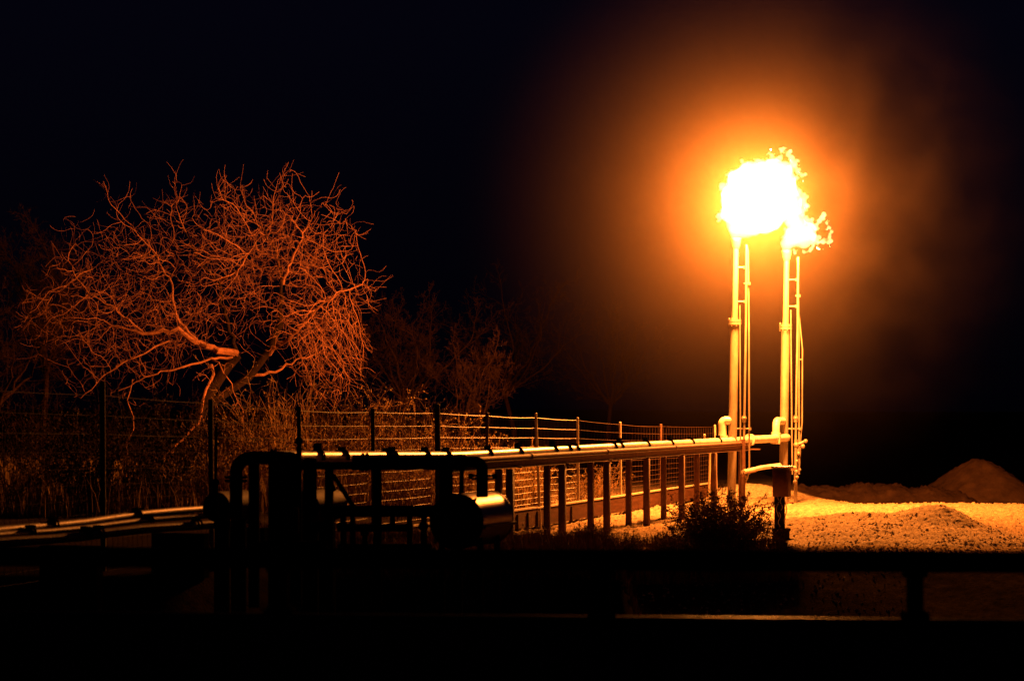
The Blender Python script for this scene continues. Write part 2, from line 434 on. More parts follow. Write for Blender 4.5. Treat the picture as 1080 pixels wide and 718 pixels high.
# second, slimmer line beside it
sp = thing('slim_pipe', 'slimmer reddish pipe running along the near side of the header pipe', 'pipe', LP(640, PZ))
a2 = LP(500, 1.665, .23); e2 = LP(788, 1.665, .23)
mb = MB(); mb.tube([a2, e2], .042, 12); mb.build('pipe_run', M['rust'], sp)
for px in (560, 640, 712):
    q = LP(px, 1.665, .23); mb = MB(); mb.cyl(q - DIR * .04, q + DIR * .04, .058, 12); mb.build('coupling', M['rust'], sp)
# clamps
def clamp(q, t, n, r, tall, parent, mt):
    """U-bolt strap round a pipe at q, direction t, side n"""
    mb = MB()
    for d in (-.035, .035):
        mb.tube(arc(q + t * d, r + .014, -.5, math.pi + .5, n, Vector((0, 0, 1)), 12), .014, 6)
    mb.beam(q - t * .05 + Vector((0, 0, r + .02 + tall / 2)), q + t * .05 + Vector((0, 0, r + .02 + tall / 2)), .09, tall)
    return mb.build('clamp', mt, parent)
for px, tall in ((546, .07), (583, .09), (598, .0), (606, .01), (646, .02), (653, .08), (681, .07), (706, .09), (728, .03), (757, .04)):
    q = LP(px, PZ, .02); clamp(q, DIR, PER, PR, tall + .008, hp, M['black'])
for px, tall in ((335, .09), (361, .04), (407, .03), (413, .05), (470, .05), (514, .05), (448, .05)):
    q = LP(px, PZ, .02); t, n = DIR, PER
    if px < 478: q.z = hl.z + (PZ - hl.z) * (q.y - hl.y) / (a.y - hl.y)
    clamp(q, t, n, PR, tall, hp, M['black'])
# small bleed valve on top of the header
q = LP(743, PZ + PR, .02); mb = MB(); mb.cyl(q, q + Vector((0, 0, .07)), .022, 8); mb.ball(q + Vector((0, 0, .08)), .03); mb.build('bleed_valve', M['pipe'], hp)

# ------------------------------------------------------------------ flare stacks
def stack(name, label, Y, x0, x1, yb, yf, yt, dx, flip):
    """x0/x1: pipe centre columns at base and tip; yb/yf/yt rows of base, flange, tip; dx: columns of helper lines"""
    base = P(x0, yb, Y); base.z = hz(base.x, base.y) - .05
    t = thing(name, label, 'flare stack', base, 'gas flare stacks')
    def cx(y): return x0 + (x1 - x0) * (yb - y) / (yb - yt)
    def Q(px, py, d=0): v = P(px, py, Y); v.y += d; return v
    k = Y / F
    mb = MB(); mb.cyl(base, Q(cx(yf), yf), 4.5 * k, 24); mb.build('lower_pipe', M['stack'], t)
    mb = MB(); mb.tube([Q(cx(yf), yf - .5), Q(cx(yf - 14), yf - 14), Q(cx(yt), yt)], [3.6 * k, 3.1 * k, 2.8 * k], 20); mb.build('upper_pipe', M['stack'], t)
    mb = MB()
    for dy in (-1.8, 1.2):
        mb.cyl(Q(cx(yf), yf + dy - 1.2), Q(cx(yf), yf + dy + 1.2), 6.8 * k, 24)
    f = mb.build('flange', M['stack'], t)
    mb = MB()
    for i in range(8):
        an = i * math.pi / 4 + .2; o = Vector((math.cos(an) * 6.0 * k, math.sin(an) * 6.0 * k, 0))
        mb = MB(); mb.cyl(Q(cx(yf), yf + 4.2) + o, Q(cx(yf), yf - 4.8) + o, .7 * k, 6); mb.build('flange_bolt', M['stack'], f)
    # burner tip: flared windshield ring
    mb = MB(); mb.tube([Q(cx(yt), yt + 6), Q(cx(yt), yt + 3), Q(cx(yt), yt - 5)], [3.2 * k, 4.3 * k, 5.6 * k], 20, caps=False); mb.build('burner_tip', M['stack'], t)
    # base plate
    mb = MB(); mb.box((base.x, base.y, base.z + .06), (.55, .55, .05), 0, .01); mb.build('base_plate', M['rust'], t)
    # pilot pipes running beside the stack
    a, b, c = dx
    mb = MB(); mb.tube([Q(a + 2.5, yt + 2, -.05), Q(a + 2, yf, -.05), Q(a, 463, -.05), Q(a, 500, -.05)], 1.2 * k, 10); mb.build('pilot_line', M['stack'], t)
    mb = MB(); mb.tube([Q(b - 2, yt + 3, .05), Q(b - 1, yt + 8, .05), Q(b, yf, .05), Q(b + .5, 500, .05)], .95 * k, 8); mb.build('pilot_line', M['stack'], t)
    mb = MB(); mb.tube([Q(cx(yf) + 5, yf - 18, -.1), Q(c, 463, -.1), Q(c + .5, 500, -.1)], .75 * k, 8); mb.build('ignition_line', M['stack'], t)
    # stand-off brackets
    for y, p0, p1 in ((yt + 26, cx(yt + 26), a + 1), (yf - 22, cx(yf - 22), a + 1), (yt + 43, a, b), (452, cx(452), b + 1)):
        mb = MB(); mb.cyl(Q(p0, y), Q(p1, y), .8 * k, 8); br = mb.build('bracket', M['stack'], t)
        mb = MB(); mb.cyl(Q(p1, y + 1.4), Q(p1, y - 1.4), 1.5 * k, 8); mb.build('bracket_clip', M['stack'], br)
    mb = MB(); mb.ball(Q(a, 441, -.05), 2.7 * k, 14, 10); mb.cyl(Q(a, 445, -.05), Q(a, 438, -.05), 2.1 * k, 8); mb.build('union', M['stack'], t)
    return t, Q, k, cx

sa, QA, kA, cA = stack('flare_stack', 'left flare stack of pale pipe, nearer the camera', 60.0, 771.3, 776.3, 540, 340, 256, (784.5, 790, 780.5), 1)
# gooseneck from the header into the stack
mb = MB(); mb.tube(rounded([QA(761.8, 464, -.0), QA(761.8, 443.2, 0), QA(771, 443.5, 0)], .22, 8), 4.4 * kA, 18); mb.build('gooseneck', M['pipe'], sa)
mb = MB(); mb.cyl(QA(757, 461.5), QA(757 + 9.6, 461.5), .001, 8) if False else mb.cyl(QA(761.8, 462), QA(761.8, 459), 6.0 * kA, 18); mb.build('weld_collar', M['pipe'], sa)
mb = MB(); mb.tube([QA(783.5, 463, -.12), QA(783.5, 536, -.12)], 2.2 * kA, 12); mb.build('drain_leg', M['rust'], sa)
mb = MB(); mb.tube(rounded([QA(790.5, 495, 0), QA(788, 505, 0), QA(784.5, 510, 0)], .1), .8 * kA, 8); mb.ball(QA(787.5, 503), 1.8 * kA, 8, 6); mb.ball(QA(786, 508.5), 1.6 * kA, 8, 6)
mb.build('drain_valve', M['stack'], sa)

sb, QB, kB, cB = stack('flare_stack', 'right flare stack of pale pipe, with valves on its far side', 65.8, 825.8, 829.6, 532, 345, 269, (839, 842.7, 834.8), 1)
g1 = LP(818.5, PZ, .02); g2 = Vector((g1.x, g1.y, ZY(443.5, 65.8))); g3 = QB(826, 444)
mb = MB(); mb.tube(rounded([e, g1, g2, g3], .22, 8), 3.9 * kB, 18)
mb.build('gooseneck', M['pipe'], sb)
mb = MB(); mb.cyl(g1 + Vector((-.02, -.02, -.14)), g1 + Vector((0, 0, .16)), 5.0 * kB, 18); mb.cyl(g1, QB(830, 461.5), 4.0 * kB, 14); mb.build('tee', M['pipe'], sb)
mb = MB()
for (x, y, r) in ((849.5, 465, 2.2), (846.5, 470.5, 2.4), (839.5, 469, 3.0), (842, 478, 2.0), (840, 486, 1.7), (839.5, 497, 2.2), (840.3, 503, 2.0), (838.5, 508, 2.5), (843.5, 495, 1.3)):
    mb.ball(QB(x, y, -.05), r * kB, 10, 8)
mb.tube(rounded([QB(839.5, 469), QB(849.5, 465)], .1), 1.3 * kB, 8); mb.cyl(QB(842, 470), QB(842, 478), 1.6 * kB, 8)
mb.build('valve_set', M['stack'], sb)
mb = MB(); mb.tube([QB(839.5, 463, 0), QB(839.3, 490, 0), QB(839, 533, 0)], 1.9 * kB, 10); mb.build('supply_riser', M['stack'], sb)
mb = MB(); mb.tube([QB(843, yy, .1) for yy in (330,)] + [QB(846.8, 368, .1), QB(846.5, 445, .1), QB(845, 462, .1), QB(844, 490, .1), QB(841, 500, .1)], .7 * kB, 8); mb.cyl(QB(842, 379, .1), QB(847, 379, .1), .6 * kB, 6); mb.build('flex_line', M['stack'], sb)
# sloping cross pipe between the stacks
cp = thing('cross_pipe', 'thin sloping pipe joining the two flare stacks low down', 'pipe', P(800, 495, 61))
mb = MB(); mb.tube([P(784, 497.5, 59.6), P(803, 493, 61), P(822, 490.5, 63)], .055, 12); mb.build('pipe_run', M['pipe'], cp)
mb = MB(); mb.tube([P(822, 491, 63), P(824, 493.5, 63.5), P(838, 493.5, 65.4)], .062, 12); mb.build('pipe_elbow', M['pipe'], cp)
mb = MB(); mb.tube([P(784, 499, 59.6), P(797, 496.5, 60.2)], .03, 8); mb.build('stay_rod', M['rust'], cp)

# ------------------------------------------------------------------ control box on a stand
YB = 45.3
cb = thing('control_box', 'brown control box on a stand with hanging cables in front of the right stack', 'control box', (PX(824, YB), YB, hz(PX(824, YB), YB)))
kb = YB / F
c = P(824.5, 508.5, YB)
mb = MB(); mb.box(c, (17 * kb, .20, 30 * kb), -.45, .012); bx = mb.build('enclosure', M['box'], cb)
mb = MB(); cc = c + Vector((-.035, -.112, 0)); mb.box(cc, (14 * kb, .018, 26 * kb), -.45, .004); dr = mb.build('door', M['box'], cb)
mb = MB(); mb.box(c + Vector((.065, -.14, 0)), (.02, .03, .07), -.45, .004); mb.build('latch', M['cable'], dr)
mb = MB(); mb.box(P(825, 492.5, YB), (20 * kb, .25, 2.2 * kb), -.45, .004); mb.build('rain_hood', M['pipe'], cb)
for dx, dy in ((818.5, 0), (826.0, .06)):
    q = P(dx, 560, YB + dy); mb = MB(); mb.box((q.x, q.y, (ZY(522, YB) + ZY(562, YB)) / 2), (3.6 * kb, .07, 42 * kb), -.2, .005); mb.build('leg', M['dark'], cb)
mb = MB(); mb.box((P(822, 540, YB + .05).x, YB + .05, ZY(541, YB)), (7.5 * kb, .05, 36 * kb), -.2, .005); mb.build('backboard', M['dark'], cb)
mb = MB(); q = P(824, 566, YB); mb.box((q.x, q.y, ZY(566.5, YB)), (15.5 * kb, .32, 17 * kb), -.25, .02); mb.box((q.x, q.y, ZY(558.5, YB)), (17.5 * kb, .36, 3 * kb), -.25, .01); mb.build('concrete_foot', M['dark'], cb)
for j, (x, y0, y1) in enumerate(((820, 524, 545), (824, 523, 538), (828.5, 522, 552), (822, 540, 556))):
    mb = MB(); pts = [P(x + 1.3 * math.sin(i * 1.1 + j * 2), y0 + (y1 - y0) * i / 7, YB - .09) for i in range(8)]
    mb.tube(pts, .009, 6); mb.build('cable', M['cable'], cb)
q = P(842, 572.5, YB - .3)
mb = MB(); mb.tube([P(831, 570, YB - .1), P(838, 571, YB - .2), P(846, 572, YB - .3), P(850, 574, YB - .35)], [.05, .045, .04, .02], 8)
tag(mb.build('timber_scrap', M['dark'], origin=q), 'dark scrap of timber lying on gravel beside the control box', 'timber')

# ------------------------------------------------------------------ wire fence
def FY(px): return 37485.0 / (1300.0 - px)
fence = thing('wire_fence', 'tall wire mesh fence with pale and dark posts behind the pipe rack', 'fence', (PX(461, FY(461)), FY(461), .45))
def fz(px):   # top z of the fence at a column
    return float(np.interp(px, [-90, 108, 222, 320, 461, 565, 609, 654, 697, 754], [2.80, 2.70, 2.60, 2.49, 2.44, 2.33, 2.26, 2.14, 2.06, 2.0]))
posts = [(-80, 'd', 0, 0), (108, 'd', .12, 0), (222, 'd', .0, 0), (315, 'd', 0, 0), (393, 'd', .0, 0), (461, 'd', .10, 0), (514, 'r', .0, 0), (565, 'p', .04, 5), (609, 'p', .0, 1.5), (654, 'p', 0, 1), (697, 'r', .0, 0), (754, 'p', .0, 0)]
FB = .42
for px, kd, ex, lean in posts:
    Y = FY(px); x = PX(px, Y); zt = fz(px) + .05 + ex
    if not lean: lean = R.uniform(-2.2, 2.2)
    mt = {'d': M['postshade'], 'r': M['rust'], 'p': M['postpale']}[kd]
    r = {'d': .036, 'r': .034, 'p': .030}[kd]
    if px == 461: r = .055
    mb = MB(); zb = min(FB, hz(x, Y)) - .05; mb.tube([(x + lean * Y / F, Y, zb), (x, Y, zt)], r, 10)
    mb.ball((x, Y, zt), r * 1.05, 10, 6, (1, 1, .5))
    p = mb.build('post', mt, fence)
for i in range(len(posts) - 1):
    x0p, x1p = posts[i][0], posts[i + 1][0]
    Y0, Y1 = FY(x0p), FY(x1p); A = Vector((PX(x0p, Y0), Y0, 0)); B = Vector((PX(x1p, Y1), Y1, 0))
    z0, z1 = fz(x0p), fz(x1p); L = (B - A).length
    mb = MB(); rw = .0034; wm = M['wire'] if 2 < i < 8 else M['wiredark']  # bays at both ends take the darker wire
    fr = [1, .885, .78, .68, .585, .495, .41, .33, .255, .185, .12, .06, 0.0]
    for j, h in enumerate(fr):
        pts = []
        for k in range(7):
            u = k / 6; q = A.lerp(B, u); sag = (.006 if j else .012) * math.sin(math.pi * u) * (1 if (i + j) % 3 else 1.6)
            pts.append((q.x, q.y, FB + (z0 + (z1 - z0) * u - FB) * h - sag))
        mb.tube(pts, rw * (1.3 if j == 0 else (1 if j < 3 or i > 5 else .38)), 4, caps=False)
    nv = int(L / (.15 if i < 4 else .11 if i < 8 else .3))
    for k in range(1, nv):
        u = k / nv; q = A.lerp(B, u); zt = z0 + (z1 - z0) * u - .03
        jx = R.uniform(-.006, .006)
        mb.tube([(q.x, q.y, FB), (q.x + jx, q.y, (FB + zt) / 2), (q.x, q.y, zt)], .0030, 3, caps=False)
    mb.build('wire_mesh', wm, fence)
# timber edging under the fence
ed = thing('timber_edging', 'low weathered timber edging boards along the foot of the wire fence', 'edging', (PX(600, FY(600)), FY(600), 0))
seg = [222, 330, 420, 500, 565, 622, 672, 720, 748]
for i in range(len(seg) - 1):
    a = Vector((PX(seg[i], FY(seg[i]) - .25), FY(seg[i]) - .25, 0)); b = Vector((PX(seg[i + 1], FY(seg[i + 1]) - .25), FY(seg[i + 1]) - .25, 0))
    d = (b - a).normalized() * .012
    mb = MB(); zc = .24 + R.uniform(-.01, .01); mb.beam(a + d + Vector((0, 0, zc)), b - d + Vector((0, 0, zc)), .05, .36); mb.build('board', M['board'], ed, smooth=False)
    mb = MB(); mb.beam(a + d + Vector((0, 0, zc + .205)), b - d + Vector((0, 0, zc + .205)), .09, .03); mb.build('cap_board', M['postpale'], ed, smooth=False)
for px in (545, 556, 566, 602, 640):
    Y = FY(px) - .33; mb = MB(); mb.box((PX(px, Y), Y, .16), (.07, .07, .42), -.3, .006); mb.build('stake', M['dark'], ed)

# ------------------------------------------------------------------ near pipework (dark, out of focus)
YN = 27.5; kn = YN / F
def N(px, py, d=0): v = P(px, py, YN); v.y += d; return v
def flange(mb, p, ax, r, w=.05, n=16): ax = Vector(ax).normalized(); mb.cyl(p - ax * w, p - ax * .006, r, n); mb.cyl(p + ax * .006, p + ax * w, r, n)
# arched inlet pipe on the left
t = thing('inlet_pipe', 'black inlet pipe bending over at the left end of the pipework', 'pipe', N(247, 522))
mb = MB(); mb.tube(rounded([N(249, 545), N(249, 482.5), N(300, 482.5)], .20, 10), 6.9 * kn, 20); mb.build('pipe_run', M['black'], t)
mb = MB(); flange(mb, N(249, 505), (0, 0, 1), 12 * kn, .035); mb.build('flange', M['black'], t)
mb = MB(); flange(mb, N(288, 482.5), (1, 0, 0), 9.5 * kn, .03); mb.build('flange', M['black'], t)
# long black outlet pipe to the tank
t = thing('outlet_pipe', 'thick black pipe crossing in front of the header and bending down to the tank', 'pipe', N(440, 486))
op = rounded([N(372, 487.5), N(490, 487), N(508.5, 487), N(508.5, 524)], .17, 8)
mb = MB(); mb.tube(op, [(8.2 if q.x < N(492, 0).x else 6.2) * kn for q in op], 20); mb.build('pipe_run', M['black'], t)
mb = MB(); flange(mb, N(509, 503), (0, 0, 1), 12 * kn, .03); mb.build('flange', M['black'], t)
mb = MB(); flange(mb, N(385, 487), (1, 0, 0), 9.6 * kn, .04); mb.build('flange', M['black'], t)
for k in range(2):
    s = (-1, 1)[k]; mb = MB(); mb.cyl(N(509 + s * 10, 502), N(509 + s * 15, 502), 3 * kn, 10); mb.build('flange_bolt', M['black'], t)
# thin lit bypass line
t = thing('bypass_line', 'thin rusty line running under the header pipe at the left', 'pipe', P(345, 485, 37))
mb = MB(); mb.tube([P(300, 486.5, 37), P(378, 483.5, 37.6)], .032, 10); mb.build('pipe_run', M['pipe'], t)
mb = MB(); mb.ball(P(325, 484, 37), .05, 10, 8); mb.build('coupling', M['pipe'], t)
# steel frame
t = thing('support_trestle', 'black steel frame of posts and crossbars carrying the near pipework', 'frame', N(400, 580))
for px, y0, y1, w, d in ((268, 480, 640, 11, 0), (397.5, 492, 640, 9, .1), (470.5, 492, 560, 14, .1), (486, 492, 530, 5, .5), (345, 490, 640, 9, .3)):
    mb = MB(); a = N(px, y0, d); b = N(px, y1, d); mb.box((a.x, a.y, (a.z + b.z) / 2), (w * kn, .11, a.z - b.z), 0, .008); mb.build('post', M['black'], t)
for x0, x1, y, w in ((338, 462, 539, 12), (318, 462, 491, 8), (355, 432, 556.5, 8), (262, 345, 575, 9)):
    mb = MB(); mb.beam(N(x0, y, .05), N(x1, y, .05), .08, w * kn); mb.build('crossbar', M['black'], t, smooth=False)
mb = MB(); mb.beam(N(350, 500, .1), N(372, 534, .1), .05, .05); mb.beam(N(352, 518, .1), N(345, 500, .1), .05, .05); mb.build('brace', M['black'], t, smooth=False)
# vertical separator vessel
t = thing('separator_vessel', 'tall black upright vessel beside the left end of the steel frame', 'vessel', N(301, 600))
mb = MB(); c0 = N(299, 600, .2); rr = 18 * kn
prof = [(N(299, 640, .2), rr), (N(299, 489, .2), rr), (N(299, 483, .2), rr * .93), (N(299, 478.5, .2), rr * .72), (N(299, 476.5, .2), rr * .35)]
mb.tube([p for p, _ in prof], [r for _, r in prof], 24); mb.build('shell', M['black'], t)
mb = MB(); mb.box(N(308, 549, -.05), (15 * kn, .06, 28 * kn), 0, .01); mb.build('instrument_box', M['dark'], t)
mb = MB(); mb.cyl(N(326, 486, .1), N(326, 528, .1), 7.5 * kn, 16); mb.ball(N(326, 486, .1), 7.5 * kn, 14, 8, (1, 1, .5)); mb.build('side_chamber', M['black'], t)
# upright vents
def vent(label, px, yt, yb, bx=0):
    t = thing('vent_pipe', label, 'vent pipe', N(px, yb), 'dark upright vent pipes')
    mb = MB(); mb.cyl(N(px, yb), N(px + .5, yt), 1.5 * kn, 10); mb.build('riser', M['black'], t)
    mb = MB(); ym = yt + .62 * (yb - yt)
    mb.cyl(N(px, yb), N(px, ym), 3.0 * kn, 12); mb.ball(N(px, ym), 4.2 * kn, 12, 8); mb.cyl(N(px - 5, ym + 2), N(px + 2, ym + 2), 1.5 * kn, 8); mb.build('relief_valve', M['black'], t)
vent('tall thin black vent pipe rising above the upright vessel', 315.5, 430, 486)
vent('black vent pipe standing left of the arched inlet pipe', 227.5, 449, 545)
# horizontal tank along the pipe direction
tc0 = N(481, 549, -.2); ax = DIR
t = thing('storage_tank', 'short horizontal steel tank with a bright lit top, on saddles', 'tank', tc0 + Vector((0, 0, -.6)))
rt = 28.5 * kn; LEN = 1.15
def dome(mb, c, ax, r, n=32):
    pts = [c, c + ax * r * .10, c + ax * r * .18, c + ax * r * .215]; mb.tube(pts, [r, r * .93, r * .6, r * .05], n)
mb = MB(); mb.tube([tc0 + ax * .06, tc0 + ax * LEN], rt, 48, caps=False); mb.build('shell', M['tank'], t)
for u in (1.0,):
    mb = MB(); mb.tube([tc0 + ax * (LEN * u - .022), tc0 + ax * (LEN * u + .006)], rt * 1.018, 48); mb.build('band', M['leftpipe'], t)
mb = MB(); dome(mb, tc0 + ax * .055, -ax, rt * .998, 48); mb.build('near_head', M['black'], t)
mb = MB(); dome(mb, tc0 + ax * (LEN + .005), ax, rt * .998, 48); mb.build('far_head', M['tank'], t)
mb = MB(); mb.cyl(tc0 + ax * .0, tc0 + ax * .055, rt * 1.03, 48); mb.build('end_ring', M['black'], t)
mb = MB(); mb.beam(tc0 + ax * .05 + PER * (rt + .02) + Vector((0, 0, -.06)), tc0 + ax * (LEN + .03) + PER * (rt + .02) + Vector((0, 0, -.06)), .03, .035); mb.build('side_rail', M['leftpipe'], t)
for s in (.18, .78):
    q = tc0 + ax * s; mb = MB()
    mb.beam(q - PER * rt * .8 + Vector((0, 0, -rt * .72)), q + PER * rt * .8 + Vector((0, 0, -rt * .72)), .08, .12); sd = mb.build('saddle', M['black'], t, smooth=False)
    for sx in (-.75, .75):
        g = q + PER * rt * sx; mb = MB(); zb = hz(g.x, g.y) - .05; mb.box((g.x, g.y, (zb + q.z - rt * .7) / 2), (.06, .06, q.z - rt * .7 - zb), -.3, .005); mb.build('leg', M['black'], t)
# drums with faint brown light
def drum(label, px, py, Y, r, L):
    c = P(px, py, Y); t = thing('steel_drum', label, 'drum', (c.x, c.y, c.z - r), 'horizontal drums among the pipework')
    mb = MB(); mb.tube([c - ax * L / 2, c + ax * L / 2], r, 28, caps=False); mb.build('shell', M['drum'], t)
    mb = MB(); dome(mb, c - ax * (L / 2 - .001), -ax, r * 1.01, 28); mb.build('near_head', M['black'], t)
    mb = MB(); dome(mb, c + ax * (L / 2 - .001), ax, r * 1.01, 28); mb.build('far_head', M['black'], t)
    for s in (-.3, .3):
        q = c + ax * L * s; mb = MB(); zb = hz(q.x, q.y) - .05; mb.box((q.x, q.y, (zb + c.z - r * .8) / 2), (r, .08, c.z - r * .8 - zb), -.3, .005); mb.build('saddle', M['black'], t)
drum('dull brown drum seen behind the steel frame, right of the upright vessel', 336, 533, 30, .20, .9)
drum('dull brown drum beside the arched inlet pipe', 243, 533, 29.5, .18, .8)
# small uprights under the crossbars
t = thing('valve_manifold', 'cluster of small black valves under the crossbar of the steel frame', 'valves', N(400, 575))
for px, y0, y1, w in ((362, 545, 580, 6), (372, 545, 580, 5), (385, 552, 580, 5), (414, 545, 560, 5), (447, 545, 578, 6), (432, 545, 575, 5)):
    mb = MB(); mb.box(N(px, (y0 + y1) / 2), (w * kn, .07, (y1 - y0) * kn), .2, .006); mb.cyl(N(px, y0 + 9, -.06), N(px, y0 + 9, -.14), w * .9 * kn, 12); mb.build('valve', M['black'], t)
mb = MB(); mb.cyl(N(356, 577), N(455, 577), 4 * kn, 10); mb.build('manifold_pipe', M['black'], t)
mb = MB(); mb.tube(arc(N(456, 566, .3), 6 * kn, 1.2, -1.5, (1, 0, 0), (0, 0, 1), 8), 2.6 * kn, 8); mb.build('bend', M['leftpipe'], t)

# flow lines coming in from the left
def flow(label, a, b, r, cl):
    t = thing('flow_line', label, 'pipe', (a + b) / 2, 'flow lines coming in from the left')
    d = (b - a).normalized(); n = Vector((d.y, -d.x, 0)).normalized()
    pts = [a.lerp(b, u / 10) + Vector((0, 0, .012 * math.sin(u * 1.3))) for u in range(11)]
    mb = MB(); mb.tube(pts, r, 14); mb.build('pipe_run', M['leftpipe'], t)
    for u in cl: clamp(a.lerp(b, u), d, n, r, .03, t, M['black'])
flow('uppermost flow line entering from the left edge', P(-60, 566, 26), P(262, 530, 34), .045, (.30, .57, .86))
flow('middle flow line entering from the left edge', P(-60, 570.5, 26), P(262, 538.5, 33), .036, (.24, .62, .84))
flow('lowest flow line entering from the left edge', P(-60, 578, 26), P(262, 548.5, 31.5), .055, (.42, .46, .80))
t = thing('pipe_sleeper', 'low black sleeper carrying the flow lines at the left', 'sleeper', P(60, 580, 27))
for px, Y, y in ((75, 28, 575), (190, 31, 562), (255, 33, 556)):
    q = P(px, y, Y); mb = MB(); z1 = q.z; zb = hz(q.x, q.y) - .05; mb.beam(Vector((q.x - .35, Y + .1, (z1 + zb) / 2)), Vector((q.x + .35, Y - .1, (z1 + zb) / 2)), .16, z1 - zb); mb.build('block', M['black'], t, smooth=False)

# ------------------------------------------------------------------ bare trees
def rv(r): return Vector((r.gauss(0, 1), r.gauss(0, 1), r.gauss(0, 1)))
def branch(mb, r, p, d, L, rad, lvl, bias, counts, wob=.22, spread=1.0, ratio=(.30, .60)):
    """curving twig: a steady random curl plus a little kink, with children leaving at wide angles"""
    n = (9, 7, 6, 5)[min(lvl, 3)]
    pts = [p.copy()]; rads = [rad]; dd = d.normalized(); st = L / n
    curl = rv(r) * wob * .55
    for i in range(n):
        if i == n // 2: curl = -curl * r.uniform(-.3, 1.1)
        dd = (dd + curl + rv(r) * wob * .32 + bias * .09).normalized()
        p = p + dd * st; pts.append(p.copy()); rads.append(max(.0036, rad * (1 - (i + 1) / n * .74)))
    mb.tube(pts, rads, 5 if lvl < 1 else (4 if lvl < 2 else 3), caps=False)
    if lvl < len(counts):
        for k in range(counts[lvl]):
            u = (k + .5 + r.uniform(-.45, .45)) / counts[lvl]; u = .10 + .88 * u
            i = min(n - 1, int(u * n)); q = pts[i].lerp(pts[i + 1], min(1, u * n - i))
            t = (pts[i + 1] - pts[i]).normalized()
            side = rv(r); side -= t * side.dot(t); side.normalize()
            nd = (t * r.uniform(.35, 1.0) + side * spread * r.uniform(.6, 1.0) + bias * .2)
            branch(mb, r, q, nd, L * r.uniform(*ratio) * (1 - .3 * u), max(.0045, rads[i] * .55), lvl + 1, bias, counts, wob * 1.08, spread, ratio)

def limb(mb, pts, r0, r1, r, counts, bias, every, L, wob=.24, tw=.07, main=None):
    """hand-laid limb; side branches grow along it"""
    P0 = [Vector(p) for p in pts]; dens = []
    for i in range(len(P0) - 1):
        k = max(2, int((P0[i + 1] - P0[i]).length / .28))
        for j in range(k): dens.append(P0[i].lerp(P0[i + 1], j / k) + rv(r) * tw * .6)
    dens.append(P0[-1]); dens[0] = P0[0]
    n = len(dens); rads = [r0 + (r1 - r0) * (i / (n - 1)) ** .8 for i in range(n)]
    (main or mb).tube(dens, rads, 8)
    Lt = sum((dens[i + 1] - dens[i]).length for i in range(n - 1)); m = max(1, int(Lt / every))
    for k in range(m):
        i = min(n - 2, int((.10 + .90 * (k + r.random()) / m) * (n - 1)))
        t = (dens[i + 1] - dens[i]).normalized(); side = rv(r); side -= t * side.dot(t); side.normalize()
        branch(mb, r, dens[i], t * .7 + side + bias * .4, L * r.uniform(.55, 1.4), min(.021, max(.009, rads[i] * .25)), 0, bias, counts, wob)
    branch(mb, r, dens[-1], dens[-1] - dens[-2] + bias * .2, L, r1, 0, bias, counts, wob)

YT = 67.0
rt_ = random.Random(77)
def T(px, py, d=0): v = P(px, py, YT + d); return v
tree = thing('bare_tree', 'big gnarled leafless tree lit orange, with drooping twigs on its right side', 'tree', (PX(178, YT), YT, hz(PX(178, YT), YT)), 'bare trees behind the fence')
mb = MB()
b0 = Vector((PX(172, YT), YT, hz(PX(172, YT), YT) - .1))
tk = [b0, T(186, 490, .1), T(206, 446, -.1), T(222, 412, 0), T(238, 388, .1), T(250, 374, 0)]
mb.tube(tk, [.26, .23, .19, .17, .16, .15], 12)
tk2 = [T(206, 446, -.1), T(212, 432, .3), T(262, 398, .8), T(282, 372, .9), T(296, 340, .9)]
mb.tube(tk2, [.14, .13, .12, .11, .10], 10)
mb.build('trunk', M['trunk'], tree)
mb = MB()
limbs = [   # (points, base radius, tip radius, bark darkened as shade)
 ([T(250, 374), T(228, 370, -.3), T(205, 361, -.4), T(186, 348, -.6), T(150, 352, -.7), T(112, 340, -.5)], .12, .025, 0),
 ([T(205, 361, -.4), T(185, 330, -.2), T(178, 295, 0), T(162, 265, 0)], .05, .016, 0),
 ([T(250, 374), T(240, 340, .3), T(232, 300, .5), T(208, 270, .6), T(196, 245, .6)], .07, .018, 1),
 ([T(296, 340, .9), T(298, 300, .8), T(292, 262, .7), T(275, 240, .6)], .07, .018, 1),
 ([T(298, 300, .8), T(312, 262, .6), T(324, 240, .6)], .045, .016, 0),
 ([T(282, 372, .9), T(312, 350, .2), T(338, 322, -.2), T(362, 307, -.4), T(382, 300, -.4)], .07, .018, 0),
 ([T(250, 376), T(222, 378, -.5), T(196, 386, -.8), T(160, 396, -1.0), T(125, 412, -1.0)], .042, .012, 0),
 ([T(150, 352, -.7), T(118, 322, -.4), T(88, 305, -.2), T(72, 275, 0)], .04, .014, 0),
 ([T(178, 360, -.6), T(140, 378, -.9), T(110, 395, -1), T(85, 420, -1)], .028, .010, 0),
 ([T(262, 398, .8), T(290, 392, 1.2), T(312, 380, 1.4), T(335, 372, 1.4)], .05, .018, 0),
 ([T(232, 300, .5), T(255, 280, -.4), T(270, 255, -.6)], .04, .014, 0)]
nodes = []; parent = []; fixed = []
dk = MB()
for pts, r0, r1, dark in limbs:
    dens = []
    for a_, b_ in zip(pts[:-1], pts[1:]):
        k = max(2, int((b_ - a_).length / .16))
        for q in range(k): dens.append(a_.lerp(b_, q / k) + rv(rt_) * .028)
    dens.append(pts[-1]); n = len(dens)
    rads = [r0 + (r1 - r0) * (q / (n - 1)) ** .8 for q in range(n)]
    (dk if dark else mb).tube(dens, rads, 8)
    for q in range(n):
        nodes.append(tuple(dens[q])); parent.append(-1 if q == 0 else len(nodes) - 2); fixed.append(True)
